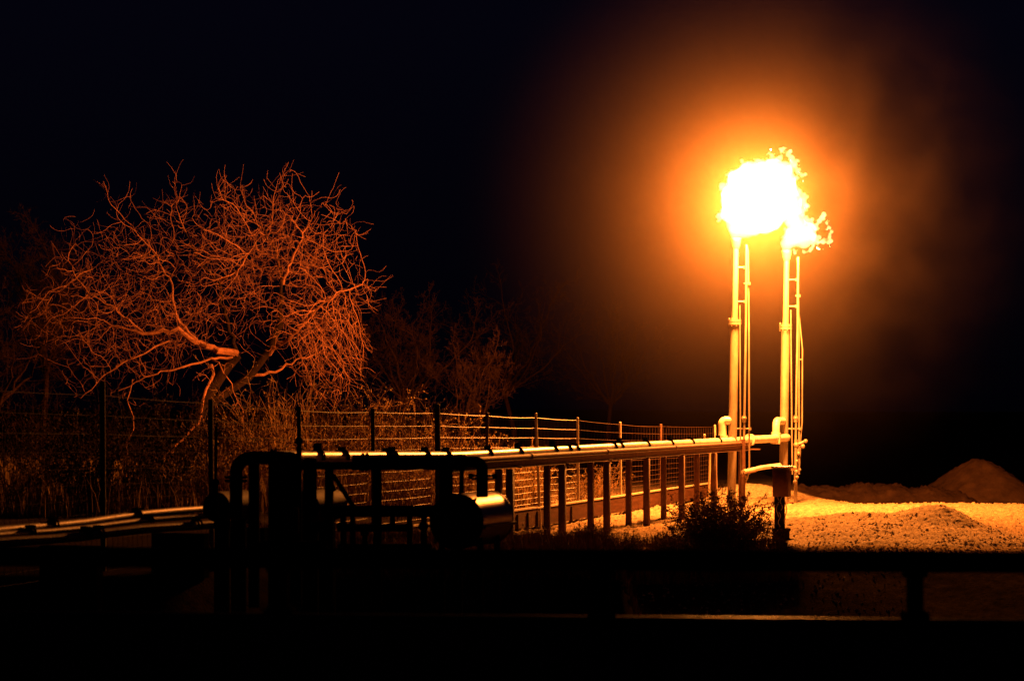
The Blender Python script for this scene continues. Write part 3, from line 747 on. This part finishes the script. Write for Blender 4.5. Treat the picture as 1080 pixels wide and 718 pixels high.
# grow fine branches evenly through the crown's volume towards scattered points
ra = np.random.RandomState(12); kx = YT / F
def ell(n, cx, cyy, ax_, up_, dn_, dep, d0=0, p=.45):
    v = ra.normal(size=(n, 3)); v /= np.linalg.norm(v, axis=1)[:, None]; v *= ra.rand(n, 1) ** p
    px = cx + v[:, 0] * ax_; py = cyy - np.where(v[:, 2] > 0, v[:, 2] * up_, v[:, 2] * dn_)
    return px, py, d0 + v[:, 1] * dep
A = []
for args in ((6200, 205, 320, 178, 122, 92, 2.6), (2000, 292, 255, 92, 62, 60, 2.0), (3300, 345, 355, 46, 54, 74, 1.3, -.5, .5), (900, 110, 330, 90, 85, 90, 2.2), (500, 358, 300, 46, 38, 30, 1.5)):
    px, py, dd = ell(*args)
    ok = ~((px > 192) & (px < 305) & (py > 372)) & ~((px > 205) & (px < 290) & (py > 330) & (ra.rand(len(px)) < .75))
    # lumpy outline
    edge = 1 + .07 * np.sin(px * .11) + .05 * np.sin(px * .27 + 1)
    py = HZ + (py - HZ) * edge
    px, py, dd = px[ok], py[ok], dd[ok]
    A.append(np.stack([(px - CX) * kx, YT + dd, EYE + (HZ - py) * kx], -1))
A = np.concatenate(A)
clump = np.array([noise.noise(Vector(q) * .95) + .5 * noise.noise(Vector(q) * 2.1) for q in A])
A = A[(clump > -.16) | (ra.rand(len(A)) < .18)]
alive = np.ones(len(A), bool)
N_ = np.array(nodes); best = np.full(len(A), 1e9); bi = np.zeros(len(A), int)
def upd(newpos, start):
    global best, bi
    for c0 in range(0, len(newpos), 400):
        D = np.linalg.norm(A[:, None] - newpos[None, c0:c0 + 400], axis=2); m = D.argmin(1); dm = D[np.arange(len(A)), m]
        w_ = dm < best; best = np.where(w_, dm, best); bi = np.where(w_, m + start + c0, bi)
upd(N_, 0); STEP = .115
for it in range(60):
    alive &= best > .14
    act = alive & (best < 2.6)
    if not act.any(): break
    idx_ = np.nonzero(act)[0]; dirs = A[idx_] - N_[bi[idx_]]; dirs /= np.linalg.norm(dirs, axis=1)[:, None]
    ids, inv = np.unique(bi[idx_], return_inverse=True)
    acc = np.zeros((len(ids), 3)); np.add.at(acc, inv, dirs); acc /= np.linalg.norm(acc, axis=1)[:, None] + 1e-9
    # keep going roughly the way the twig already runs, with a wander
    par = np.array([parent[q] for q in ids]); prev = np.where(par[:, None] >= 0, N_[ids] - N_[np.maximum(par, 0)], 0); prev /= np.linalg.norm(prev, axis=1)[:, None] + 1e-9
    isf = np.array([fixed[q] for q in ids])
    d_ = acc + prev * np.where(isf, .0, .55)[:, None] + ra.normal(size=acc.shape) * .19
    d_ /= np.linalg.norm(d_, axis=1)[:, None]
    new = N_[ids] + d_ * STEP; st0 = len(N_)
    N_ = np.concatenate([N_, new]); parent += list(ids); fixed += [False] * len(ids); upd(new, st0)
    if len(N_) > 26000: break
tot = len(N_); w_ = np.zeros(tot); kids = [[] for _ in range(tot)]
for q in range(tot):
    if not fixed[q]: kids[parent[q]].append(q)
for q in range(tot - 1, -1, -1):
    if fixed[q]: continue
    if not kids[q]: w_[q] = 1
    if not fixed[parent[q]]: w_[parent[q]] += w_[q]
rad_ = np.clip(.0031 * np.maximum(w_, 1) ** .43, .0031, .04)
done = 0
starts = [q for q in range(tot) if not fixed[q] and (fixed[parent[q]] or max(kids[parent[q]], key=lambda z: w_[z]) != q)]
for q in starts:
    chain = [Vector(N_[parent[q]])]; rr_ = [rad_[q]]; cur = q
    while True:
        chain.append(Vector(N_[cur])); rr_.append(rad_[cur])
        if not kids[cur]: break
        cur = max(kids[cur], key=lambda z: w_[z])
    # a wispy curving end, upswept on top and hanging on the right side
    dd = (chain[-1] - chain[-2]).normalized(); e_ = chain[-1]
    out = (e_ - Vector((PX(240, YT), YT, ZY(350, YT)))).normalized()
    droop = e_.x > PX(325, YT) and e_.z < ZY(330, YT)
    pull = Vector((.1, 0, -1)) if droop else (out * .6 + Vector((0, 0, .3)))
    k = rt_.randint(3, 6); cu = rv(rt_) * .18
    for _ in range(k):
        dd = (dd + cu + pull * .22 + rv(rt_) * .12).normalized(); e_ = e_ + dd * rt_.uniform(.06, .11); chain.append(e_); rr_.append(.0028)
    mb.tube(chain, rr_, 3 if max(rr_) < .012 else 5, caps=False); done += 1
print('tree nodes', tot, 'twigs', done, 'left', alive.sum())
# the lit limb hanging below the fork, and a thin one beside it
limb(mb, [T(223, 385, -.2), T(224, 402, -.6), T(214, 425, -.9), T(209, 448, -1.0), T(195, 464, -1.1), T(181, 478, -1.1)], .045, .028, rt_, (3, 2), Vector((-.1, 0, -.5)), .9, .6)
limb(mb, [T(224, 380, -.3), T(240, 400, -.8), T(246, 412, -.9), T(256, 432, -1.0)], .022, .009, rt_, (3, 2), Vector((.2, 0, -.5)), .5, .45)
limb(mb, [T(140, 400, -1), T(136, 425, -1), T(142, 452, -1), T(134, 470, -1)], .018, .008, rt_, (3, 2), Vector((-.1, 0, -.4)), .5, .4)
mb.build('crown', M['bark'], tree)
dk.build('main_limbs', M['trunk'], tree)  # upright limbs share the trunk's shade-darkened bark

def simple_tree(label, px, Y, htop, r, spreadx, mt, counts=(7, 5, 4), seed=1, nl=6, L=1.5):
    rr = random.Random(seed); x = PX(px, Y); z0 = hz(x, Y)
    t = thing('bare_tree', label, 'tree', (x, Y, z0), 'bare trees behind the fence')
    H = ZY(htop, Y) - z0
    mb = MB(); tp = [Vector((x, Y, z0 - .1)), Vector((x + rr.uniform(-.1, .1), Y, z0 + H * .2)), Vector((x + rr.uniform(-.3, .3), Y, z0 + H * .4))]
    mb.tube(tp, [r, r * .85, r * .7], 8); mb.build('trunk', mt, t)
    mb = MB(); q = tp[-1]
    for i in range(nl):
        a = rr.uniform(0, 6.28); s = spreadx * rr.uniform(.3, 1)
        e = q + Vector((math.cos(a) * s, math.sin(a) * s * .7, H * rr.uniform(.25, .52)))
        limb(mb, [q, q.lerp(e, .5) + rv(rr) * .2 + Vector((math.cos(a) * s * .15, 0, 0)), e], r * .5, .015, rr, counts, Vector((math.cos(a) * .3, 0, .6)), .45, L, .26)
    mb.build('crown', mt, t)
simple_tree('slim bare tree at the left edge, darkened as if dimly lit beside the big tree', 48, 72, 232, .11, 2.0, M['barkdim'], seed=3, nl=7)
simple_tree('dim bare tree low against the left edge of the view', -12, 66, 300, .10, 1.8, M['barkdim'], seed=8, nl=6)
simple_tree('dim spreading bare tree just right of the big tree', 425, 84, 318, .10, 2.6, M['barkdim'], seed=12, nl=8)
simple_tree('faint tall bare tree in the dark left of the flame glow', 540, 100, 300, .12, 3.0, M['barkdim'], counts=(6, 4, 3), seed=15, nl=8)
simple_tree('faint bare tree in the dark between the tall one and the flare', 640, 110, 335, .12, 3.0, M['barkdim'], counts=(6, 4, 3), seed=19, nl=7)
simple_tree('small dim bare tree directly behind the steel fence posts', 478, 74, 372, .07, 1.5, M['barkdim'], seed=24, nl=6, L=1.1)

# ------------------------------------------------------------------ shrubs
def shrub_mesh(seed, stems, H, spread, leaf, nleaf, sub=(4, 3)):
    rr = random.Random(seed); mb = MB(); lf = MB()
    for i in range(stems):
        a = rr.uniform(0, 6.283); s = abs(rr.gauss(0, .5)) * spread
        base = Vector((math.cos(a) * spread * .28 * rr.random(), math.sin(a) * spread * .28 * rr.random(), -.05))
        d = Vector((math.cos(a) * s, math.sin(a) * s, H * .95)).normalized()
        branch(mb, rr, base, d, H * rr.uniform(.55, 1.1), .013, 0, Vector((0, 0, .4)), sub, .30, .7)
    vs = mb.v
    for i in range(nleaf):
        q = Vector(rr.choice(vs)) + rv(rr) * .02
        if q.z < H * .08: continue
        u = rv(rr).normalized() * leaf * rr.uniform(.6, 1.3); w = u.cross(rv(rr)).normalized() * leaf * .45
        o = len(lf.v); lf.v += [tuple(q), tuple(q + u * .5 + w), tuple(q + u), tuple(q + u * .5 - w)]; lf.f.append((o, o + 1, o + 2, o + 3))
    def me(n, b, m):
        k = bpy.data.meshes.new(n); k.from_pydata(b.v, [], b.f); k.update(); k.materials.append(m); return k
    return me('stems', mb, M['twig']), me('leaves', lf, M['leaf'])
def shaded_copies(ms):  # same shrub meshes recoloured darker, in place of weaker light
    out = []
    for me, m in zip(ms, (M['twigshade'], M['leafshade'])):
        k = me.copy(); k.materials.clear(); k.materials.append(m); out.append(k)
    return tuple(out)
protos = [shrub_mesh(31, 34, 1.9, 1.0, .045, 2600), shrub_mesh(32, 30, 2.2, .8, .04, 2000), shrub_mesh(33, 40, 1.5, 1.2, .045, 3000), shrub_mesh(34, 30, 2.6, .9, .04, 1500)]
shade_protos = [shaded_copies(q) for q in protos]
def bush_mesh(seed):
    rr = random.Random(seed); mb = MB(); lf = MB()
    for i in range(150):
        a = rr.uniform(0, 6.283); el = math.asin(rr.uniform(.02, 1)); ca = math.cos(el)
        base = Vector((math.cos(a) * .12 * rr.random(), math.sin(a) * .12 * rr.random(), -.04))
        branch(mb, rr, base, Vector((math.cos(a) * ca, math.sin(a) * ca, math.sin(el) + .05)), rr.uniform(.55, .95), .009, 0, Vector((0, 0, .12)), (5, 2), .22, .6, (.3, .5))
    for i in range(24000):
        q = Vector(rr.choice(mb.v)) + rv(rr) * .02
        u = rv(rr).normalized() * .032 * rr.uniform(.6, 1.3); w = u.cross(rv(rr)).normalized() * .012
        o = len(lf.v); lf.v += [tuple(q), tuple(q + u * .5 + w), tuple(q + u), tuple(q + u * .5 - w)]; lf.f.append((o, o + 1, o + 2, o + 3))
    out = []
    for n, b, m in (('stems', mb, M['twig']), ('leaves', lf, M['leaf'])):
        k = bpy.data.meshes.new(n); k.from_pydata(b.v, [], b.f); k.update(); k.materials.append(m); out.append(k)
    return tuple(out)
low = bush_mesh(41)
def shrub(label, px, Y, k, s, rz, group='dry shrubs behind the wire fence', name='dry_shrub', zs=1.0):
    x = PX(px, Y); t = thing(name, label, 'shrub', (x, Y, hz(x, Y)), group)
    t.rotation_euler.z = rz; t.scale = (s, s, s * zs)
    ms = protos[k] if isinstance(k, int) else k
    for nm, me in (('stems', ms[0]), ('leaves', ms[1])):
        o = bpy.data.objects.new(nm, me); col.objects.link(o); o.parent = t
    return t
SH = 'dry shrub behind the wire fence, '
spots = [
 ('leftmost, cut by the left edge of the view', 8, 50, 1, 1.0), ('second from the left edge of the view', 52, 53, 0, 1.1), ('just left of the leftmost dark fence post', 92, 49, 2, 1.2),
 ('just right of the leftmost dark fence post', 138, 52, 3, .95), ('under the hanging limb of the big tree', 172, 50, 0, 1.15), ('just left of the second dark fence post', 205, 54, 1, 1.05),
 ('bright, beside the black vent pipe at the left', 240, 49, 0, 1.1), ('bright, seen through the arch of the inlet pipe', 262, 53, 2, 1.15), ('tall, above the upright black vessel', 292, 57, 3, 1.05),
 ('tall, above the lit left end of the header pipe', 330, 55, 3, 1.0), ('seen through the left window of the steel frame', 362, 51, 0, 1.0), ('just left of the dark post near the frame', 386, 56, 1, 1.15),
 ('bright, in the middle window of the steel frame', 412, 52, 0, 1.05), ('low and wide in the middle window of the frame', 436, 56, 2, 1.2), ('just left of the thickest fence post', 455, 54, 1, .9),
 ('above the bend of the thick black pipe', 486, 58, 0, 1.1), ('low, right above the lit tank', 520, 60, 2, .95), ('low, behind the leaning pale fence post', 556, 63, 2, .9),
 ('bright and leafy between the rack posts', 603, 58.5, 0, .62), ('small and leafy, second between the rack posts', 632, 62, 0, .60)]
for i, (lb, px, Y, k, s) in enumerate(spots):
    shrub(SH + lb, px, Y, shade_protos[k] if px < 215 else k, s, i * 1.37)  # left shrubs use the copies coloured as if in shade
# extra taller thicket further back
back = [('tall dim thicket shrub behind the drooping twigs', 350, 64, 3, 1.5), ('tall dim thicket shrub under the big tree crown', 280, 72, 3, 1.45), ('tall dim thicket shrub right of the big tree', 405, 70, 3, 1.5),
        ('tall dim thicket shrub left of the big tree trunk', 120, 72, 3, 1.4), ('tall dim thicket shrub near the left edge', 30, 70, 3, 1.5), ('dim thicket shrub above the thickest fence post', 455, 74, 3, 1.3),
        ('dim thicket shrub at the right end of the thicket', 505, 78, 1, 1.4), ('dim thicket shrub behind the hanging limb', 205, 74, 1, 1.5)]
for i, (lb, px, Y, k, s) in enumerate(back): shrub(lb, px, Y, shade_protos[k], s * .68, i * 2.1, 'tall shrubs of the dim thicket')  # thicket dimness comes from the shade-coloured copies
# low bushes in front of the rack
fg = [('dark rounded bush in front of the left flare stack', 762, 43.8, 1.32, .92), ('small low bush left of the dark rounded bush', 713, 42.4, .62, .9), ('low bush between the rack posts at the yard edge', 655, 42.2, .68, .95),
      ('low bush at the left end of the bright gravel', 622, 42.6, .60, 1.0), ('low dark bush right of the lit tank', 572, 41.5, .66, .8)]
for i, (lb, px, Y, s, zs) in enumerate(fg): shrub(lb, px, Y, low, s, i * 1.9, 'low bushes in front of the pipe rack', 'low_bush', zs)

# dry grass along the yard edge and behind the fence
def grass():
    rr = np.random.RandomState(8); v = []; f = []
    n1 = 15000
    xs = rr.uniform(-.6, 4.9, n1); ys = 41.3 + 2.6 * rr.rand(n1) ** 1.2
    dens = .55 + .45 * np.sin(xs * 3.1 + 1) * np.sin(ys * 2.3)
    keep = rr.rand(n1) < dens; xs, ys = xs[keep], ys[keep]; hs = rr.uniform(.07, .30, len(xs))
    n0 = 26000; x0 = rr.uniform(-4.5, 2.1, n0); y0 = rr.uniform(33.2, 41.6, n0); h0 = rr.uniform(.05, .22, n0)
    xs = np.concatenate([xs, x0]); ys = np.concatenate([ys, y0]); hs = np.concatenate([hs, h0])
    n2 = 22000; x2 = rr.uniform(-15, 1.0, n2); y2 = rr.uniform(47, 70, n2); h2 = rr.uniform(.25, .95, n2)
    k = (x2 < (.29 * y2 - 15.6))          # stay behind the fence
    xs = np.concatenate([xs, x2[k]]); ys = np.concatenate([ys, y2[k]]); hs = np.concatenate([hs, h2[k]])
    zs = height(xs, ys); n = len(xs)
    w = .006 + .008 * rr.rand(n); a = rr.uniform(0, 3.14, n); lx = rr.normal(0, .22, n) * hs; ly = rr.normal(0, .22, n) * hs
    b = np.stack([xs, ys, zs], -1); dx = np.stack([np.cos(a) * w, np.sin(a) * w, 0 * a], -1)
    mid = b + np.stack([lx * .35, ly * .35, hs * .55], -1); tip = b + np.stack([lx, ly, hs], -1)
    V = np.stack([b - dx, b + dx, mid + dx * .7, mid - dx * .7, tip], 1).reshape(-1, 3)
    o = 5 * np.arange(n)[:, None]
    me = bpy.data.meshes.new('dry_grass')
    q = (o + np.array([[0, 1, 2, 3]])); tr = (o + np.array([[3, 2, 4]]))
    Q4 = np.concatenate([q], 0); 
    me.from_pydata(V.tolist(), [], Q4.tolist() + tr.tolist()); me.update(); me.materials.append(M['straw'])
    ob = bpy.data.objects.new('dry_grass', me); col.objects.link(ob); return ob
tag(grass(), 'dry straw grass along the yard edge and behind the fence', 'grass', kind='stuff')

# ------------------------------------------------------------------ flames
LC = (1.0, 0.26, 0.032)
def gas_material(name, c, st):
    m = bpy.data.materials.new(name); m.use_nodes = True
    nt = m.node_tree; n = nt.nodes; l = nt.links; n.clear()
    out = n.new('ShaderNodeOutputMaterial'); em = n.new('ShaderNodeEmission'); em.inputs['Color'].default_value = (*c, 1); em.inputs['Strength'].default_value = st
    l.new(em.outputs[0], out.inputs['Volume']); return m
MF = gas_material('burning_gas', (1, .64, .27), 9.0); MW = gas_material('burning_gas_tongues', (1, .60, .20), 16.0)
YFA = 59.2; YFB = 65.0

def blob(name, balls, Y, material, parent, voxel=.05, amp=.16, fine=.07, seed=0):
    """fuse balls (px, py, r_px, depth) into one ragged gas body"""
    mb = MB(); k = Y / F
    for (x, y, r, d) in balls:
        q = P(x, y, Y); q.y += d; mb.ball(q, r * k, 14, 10)
    o = mb.build(name, material, parent)
    md = o.modifiers.new('fuse', 'REMESH'); md.mode = 'VOXEL'; md.voxel_size = voxel; md.use_smooth_shade = True
    for sc_, st in ((amp * 2.6, amp), (fine * 2.2, fine)):
        tx = bpy.data.textures.new('turbulence', 'CLOUDS'); tx.noise_scale = sc_; tx.noise_depth = 3
        dp = o.modifiers.new('turbulence', 'DISPLACE'); dp.texture = tx; dp.strength = st; dp.mid_level = .5; dp.texture_coords = 'LOCAL'
    return o
def puffs(pts, seed, n=4, spread=1.3):
    rr = random.Random(seed); out = []
    for x, y, q in pts:
        out.append((x, y, q * .8, 0))
        for i in range(n):
            a = rr.uniform(0, 6.283); d = q * rr.uniform(.5, spread)
            out.append((x + math.cos(a) * d, y + math.sin(a) * d, q * rr.uniform(.25, .55), rr.uniform(-.1, .1)))
    return out
fA = thing('gas_flame', 'larger blinding flame billowing above the left flare stack', 'flame', P(776, 252, 60), 'flames on the flare stacks')
balls = [(790, 226, 22, 0), (784, 210, 24, .2), (776, 222, 17, -.1), (798, 205, 27, 0), (808, 222, 24, .2), (786, 196, 20, 0), (805, 190, 19, 0), (792, 187, 16, .1), (816, 184, 15, 0), (820, 205, 22, .1), (776, 240, 11, 0), (785, 243, 10, 0), (768, 207, 10, 0),
         (825, 190, 12, 0), (828, 177, 8, 0), (832, 215, 14, .2), (838, 212, 9, .2), (776, 249, 6, 0)]
blob('flame_body', balls, YFA, MF, fA, .055, .22, .10)
wisps = [(823, 167, 3.5), (824, 160, 2.8), (827, 157, 2.6), (831, 163, 3.6), (835, 167, 4.5), (838, 173, 4.5), (841, 180, 3.5), (846, 185, 3), (850, 184, 2.0), (820, 168, 3), (815, 164, 2.6), (811, 162, 2.2), (813, 159, 1.7), (833, 178, 5), (847, 190, 1.7), (840, 188, 3.2), (836, 194, 5)]
wisps += [(841, 203, 6), (846, 212, 6), (848, 219, 4), (836, 199, 5), (840, 222, 5), (762, 196, 5), (760, 228, 5), (770, 184, 4), (785, 176, 5), (800, 171, 5), (812, 172, 5)]
blob('flame_tongues', puffs(wisps, 3), YFA, MW, fA, .028, .07, .05)
fB = thing('gas_flame', 'smaller flame streaming right from the right flare stack', 'flame', P(829.5, 266, 65.8), 'flames on the flare stacks')
balls = [(831, 255, 10, 0), (838, 250, 13, 0), (848, 247, 12, 0), (842, 238, 11, .1), (836, 231, 11, 0), (852, 241, 8, 0), (846, 256, 8, 0), (829.5, 264, 5, 0), (843, 226, 6, 0)]
blob('flame_body', [(x, y, q * .92, d) for x, y, q, d in balls], YFB, MF, fB, .04, .26, .14)
w2 = [(860, 240, 4), (864, 233, 3.6), (867, 229, 3.4), (869, 225, 2), (872, 235, 2.6), (874, 240, 2.6), (877, 244, 2), (875, 250, 3), (874, 256, 3.4), (868, 255, 3.6), (862, 256, 3.2), (857, 258, 3), (858, 250, 5), (863, 261, 2.0), (868, 263, 1.2), (851, 229, 2.8), (848, 222, 2.4), (844, 217, 2.2)]
w2 += [(855, 236, 4), (856, 262, 3), (848, 266, 3), (838, 266, 3), (850, 232, 4), (832, 243, 4), (827, 250, 3)]
blob('flame_tongues', puffs(w2, 4), YFB, MW, fB, .028, .07, .05)

def lamp(name, loc, power, rad):
    ld = bpy.data.lights.new(name, 'POINT'); ld.energy = power; ld.color = LC; ld.shadow_soft_size = rad
    o = bpy.data.objects.new(name, ld); col.objects.link(o); o.location = loc; return o
la = lamp('flame_light', P(797, 208, 58.9), 36000, .62); lb = lamp('flame_light', P(843, 247, 64.4), 12500, .3)
for o, p_ in ((la, fA), (lb, fB)):
    w = Vector(o.location); o.parent = p_; o.location = w - Vector(p_.location)

# smoke round the flames, its density shaped to make their lens and air glow
def smoke_material(Rm):
    m = bpy.data.materials.new('smoke_glow_volume'); m.use_nodes = True
    nt = m.node_tree; n = nt.nodes; l = nt.links; n.clear()
    out = n.new('ShaderNodeOutputMaterial'); vs = n.new('ShaderNodeVolumeScatter'); vs.inputs['Color'].default_value = (1, .70, .46, 1)
    vs.inputs['Anisotropy'].default_value = 0.0
    tc = n.new('ShaderNodeTexCoord'); ln = n.new('ShaderNodeVectorMath'); ln.operation = 'LENGTH'; l.new(tc.outputs['Object'], ln.inputs[0])
    mr = n.new('ShaderNodeMapRange'); mr.inputs['From Min'].default_value = 0; mr.inputs['From Max'].default_value = Rm; mr.inputs['To Min'].default_value = 1; mr.inputs['To Max'].default_value = 0
    l.new(ln.outputs['Value'], mr.inputs['Value'])
    pw = n.new('ShaderNodeMath'); pw.operation = 'POWER'; pw.inputs[1].default_value = 2.9; l.new(mr.outputs['Result'], pw.inputs[0])
    nz = n.new('ShaderNodeTexNoise'); nz.inputs['Scale'].default_value = .75; nz.inputs['Detail'].default_value = 6; nz.inputs['Distortion'].default_value = .8
    l.new(tc.outputs['Object'], nz.inputs['Vector'])
    sp_ = n.new('ShaderNodeSeparateXYZ'); l.new(tc.outputs['Object'], sp_.inputs[0])
    # the smoke drifts right: its clumps are stronger there
    gx_ = n.new('ShaderNodeMapRange'); gx_.inputs['From Min'].default_value = .5; gx_.inputs['From Max'].default_value = 3.5; gx_.inputs['To Min'].default_value = .15; gx_.inputs['To Max'].default_value = 1
    l.new(sp_.outputs['X'], gx_.inputs['Value'])
    nr = n.new('ShaderNodeMapRange'); nr.inputs['From Min'].default_value = .40; nr.inputs['From Max'].default_value = .68; nr.inputs['To Min'].default_value = -.85; nr.inputs['To Max'].default_value = .45
    l.new(nz.outputs['Fac'], nr.inputs['Value'])
    mu = n.new('ShaderNodeMath'); mu.operation = 'MULTIPLY'; l.new(nr.outputs[0], mu.inputs[0]); l.new(gx_.outputs[0], mu.inputs[1])
    ad = n.new('ShaderNodeMath'); ad.operation = 'ADD'; ad.inputs[1].default_value = 1.0; l.new(mu.outputs[0], ad.inputs[0])
    m2 = n.new('ShaderNodeMath'); m2.operation = 'MULTIPLY'; l.new(pw.outputs[0], m2.inputs[0]); l.new(ad.outputs[0], m2.inputs[1])
    co = n.new('ShaderNodeMapRange'); co.inputs['From Max'].default_value = 6.2; co.inputs['To Min'].default_value = 1; co.inputs['To Max'].default_value = 0
    l.new(ln.outputs['Value'], co.inputs['Value']); c2 = n.new('ShaderNodeMath'); c2.operation = 'POWER'; c2.inputs[1].default_value = 5.0; l.new(co.outputs[0], c2.inputs[0])
    c3 = n.new('ShaderNodeMath'); c3.operation = 'MULTIPLY_ADD'; c3.inputs[1].default_value = 1.9; l.new(c2.outputs[0], c3.inputs[0]); l.new(m2.outputs[0], c3.inputs[2]); m2 = c3  # extra core density, added to shape the glow close to the flames
    m3 = n.new('ShaderNodeMath'); m3.operation = 'MULTIPLY'; m3.inputs[1].default_value = SMOKE; l.new(m2.outputs[0], m3.inputs[0])
    l.new(m3.outputs[0], vs.inputs['Density']); l.new(vs.outputs[0], out.inputs['Volume'])
    return m
SMOKE = 0.0108
RS = 8.2
mb = MB(); c = P(797, 224, 60.0)
mb.ball((0, 0, 0), RS, 40, 24, (1, 1, .93))
sm = mb.build('smoke', smoke_material(RS)); sm.location = c
tag(sm, 'thin smoke drifting right, thickened round the two flames to form their glow', 'smoke', kind='stuff')

# ------------------------------------------------------------------ night sky
w = bpy.data.worlds.new('World'); scene.world = w; w.use_nodes = True
nt = w.node_tree; bg = nt.nodes['Background']
sky = nt.nodes.new('ShaderNodeTexSky'); sky.sky_type = 'NISHITA'; sky.sun_disc = False
sky.sun_elevation = math.radians(-9); sky.sun_rotation = math.radians(200)
mx = nt.nodes.new('ShaderNodeMix'); mx.data_type = 'RGBA'; mx.blend_type = 'ADD'; mx.inputs['Factor'].default_value = 1
mx.inputs['B'].default_value = (0.010, 0.009, 0.034, 1)
nt.links.new(sky.outputs[0], mx.inputs['A']); g = nt.nodes.new('ShaderNodeTexCoord'); sx_ = nt.nodes.new('ShaderNodeSeparateXYZ'); nt.links.new(g.outputs['Generated'], sx_.inputs[0])
gm = nt.nodes.new('ShaderNodeMapRange'); gm.inputs['From Min'].default_value = -.02; gm.inputs['From Max'].default_value = .16; gm.inputs['To Min'].default_value = .2; gm.inputs['To Max'].default_value = 1.1
nt.links.new(sx_.outputs['Z'], gm.inputs['Value']); vm = nt.nodes.new('ShaderNodeVectorMath'); vm.operation = 'SCALE'
nt.links.new(mx.outputs['Result'], vm.inputs[0]); nt.links.new(gm.outputs[0], vm.inputs['Scale']); nt.links.new(vm.outputs[0], bg.inputs['Color'])
bg.inputs['Strength'].default_value = 0.09

# ------------------------------------------------------------------ camera
cd = bpy.data.cameras.new('camera'); cam = bpy.data.objects.new('camera', cd); col.objects.link(cam)
cam.location = (0, 0, EYE); cam.rotation_euler = (math.radians(90), 0, 0)
cd.sensor_width = 36; cd.lens = F * 36 / 1080; cd.shift_y = (HZ - 359) / 1080
cd.clip_end = 5000; cd.dof.use_dof = True; cd.dof.focus_distance = 60; cd.dof.aperture_fstop = 2.4
scene.camera = cam
vsn = scene.view_settings; vsn.view_transform = 'Standard'; vsn.look = 'None'; vsn.gamma = 1; vsn.exposure = 0; vsn.use_curve_mapping = False
cy = scene.cycles
cy.use_denoising = True; cy.volume_step_rate = .5; cy.volume_max_steps = 256
cy.max_bounces = 5; cy.transparent_max_bounces = 24; cy.sample_clamp_indirect = 3
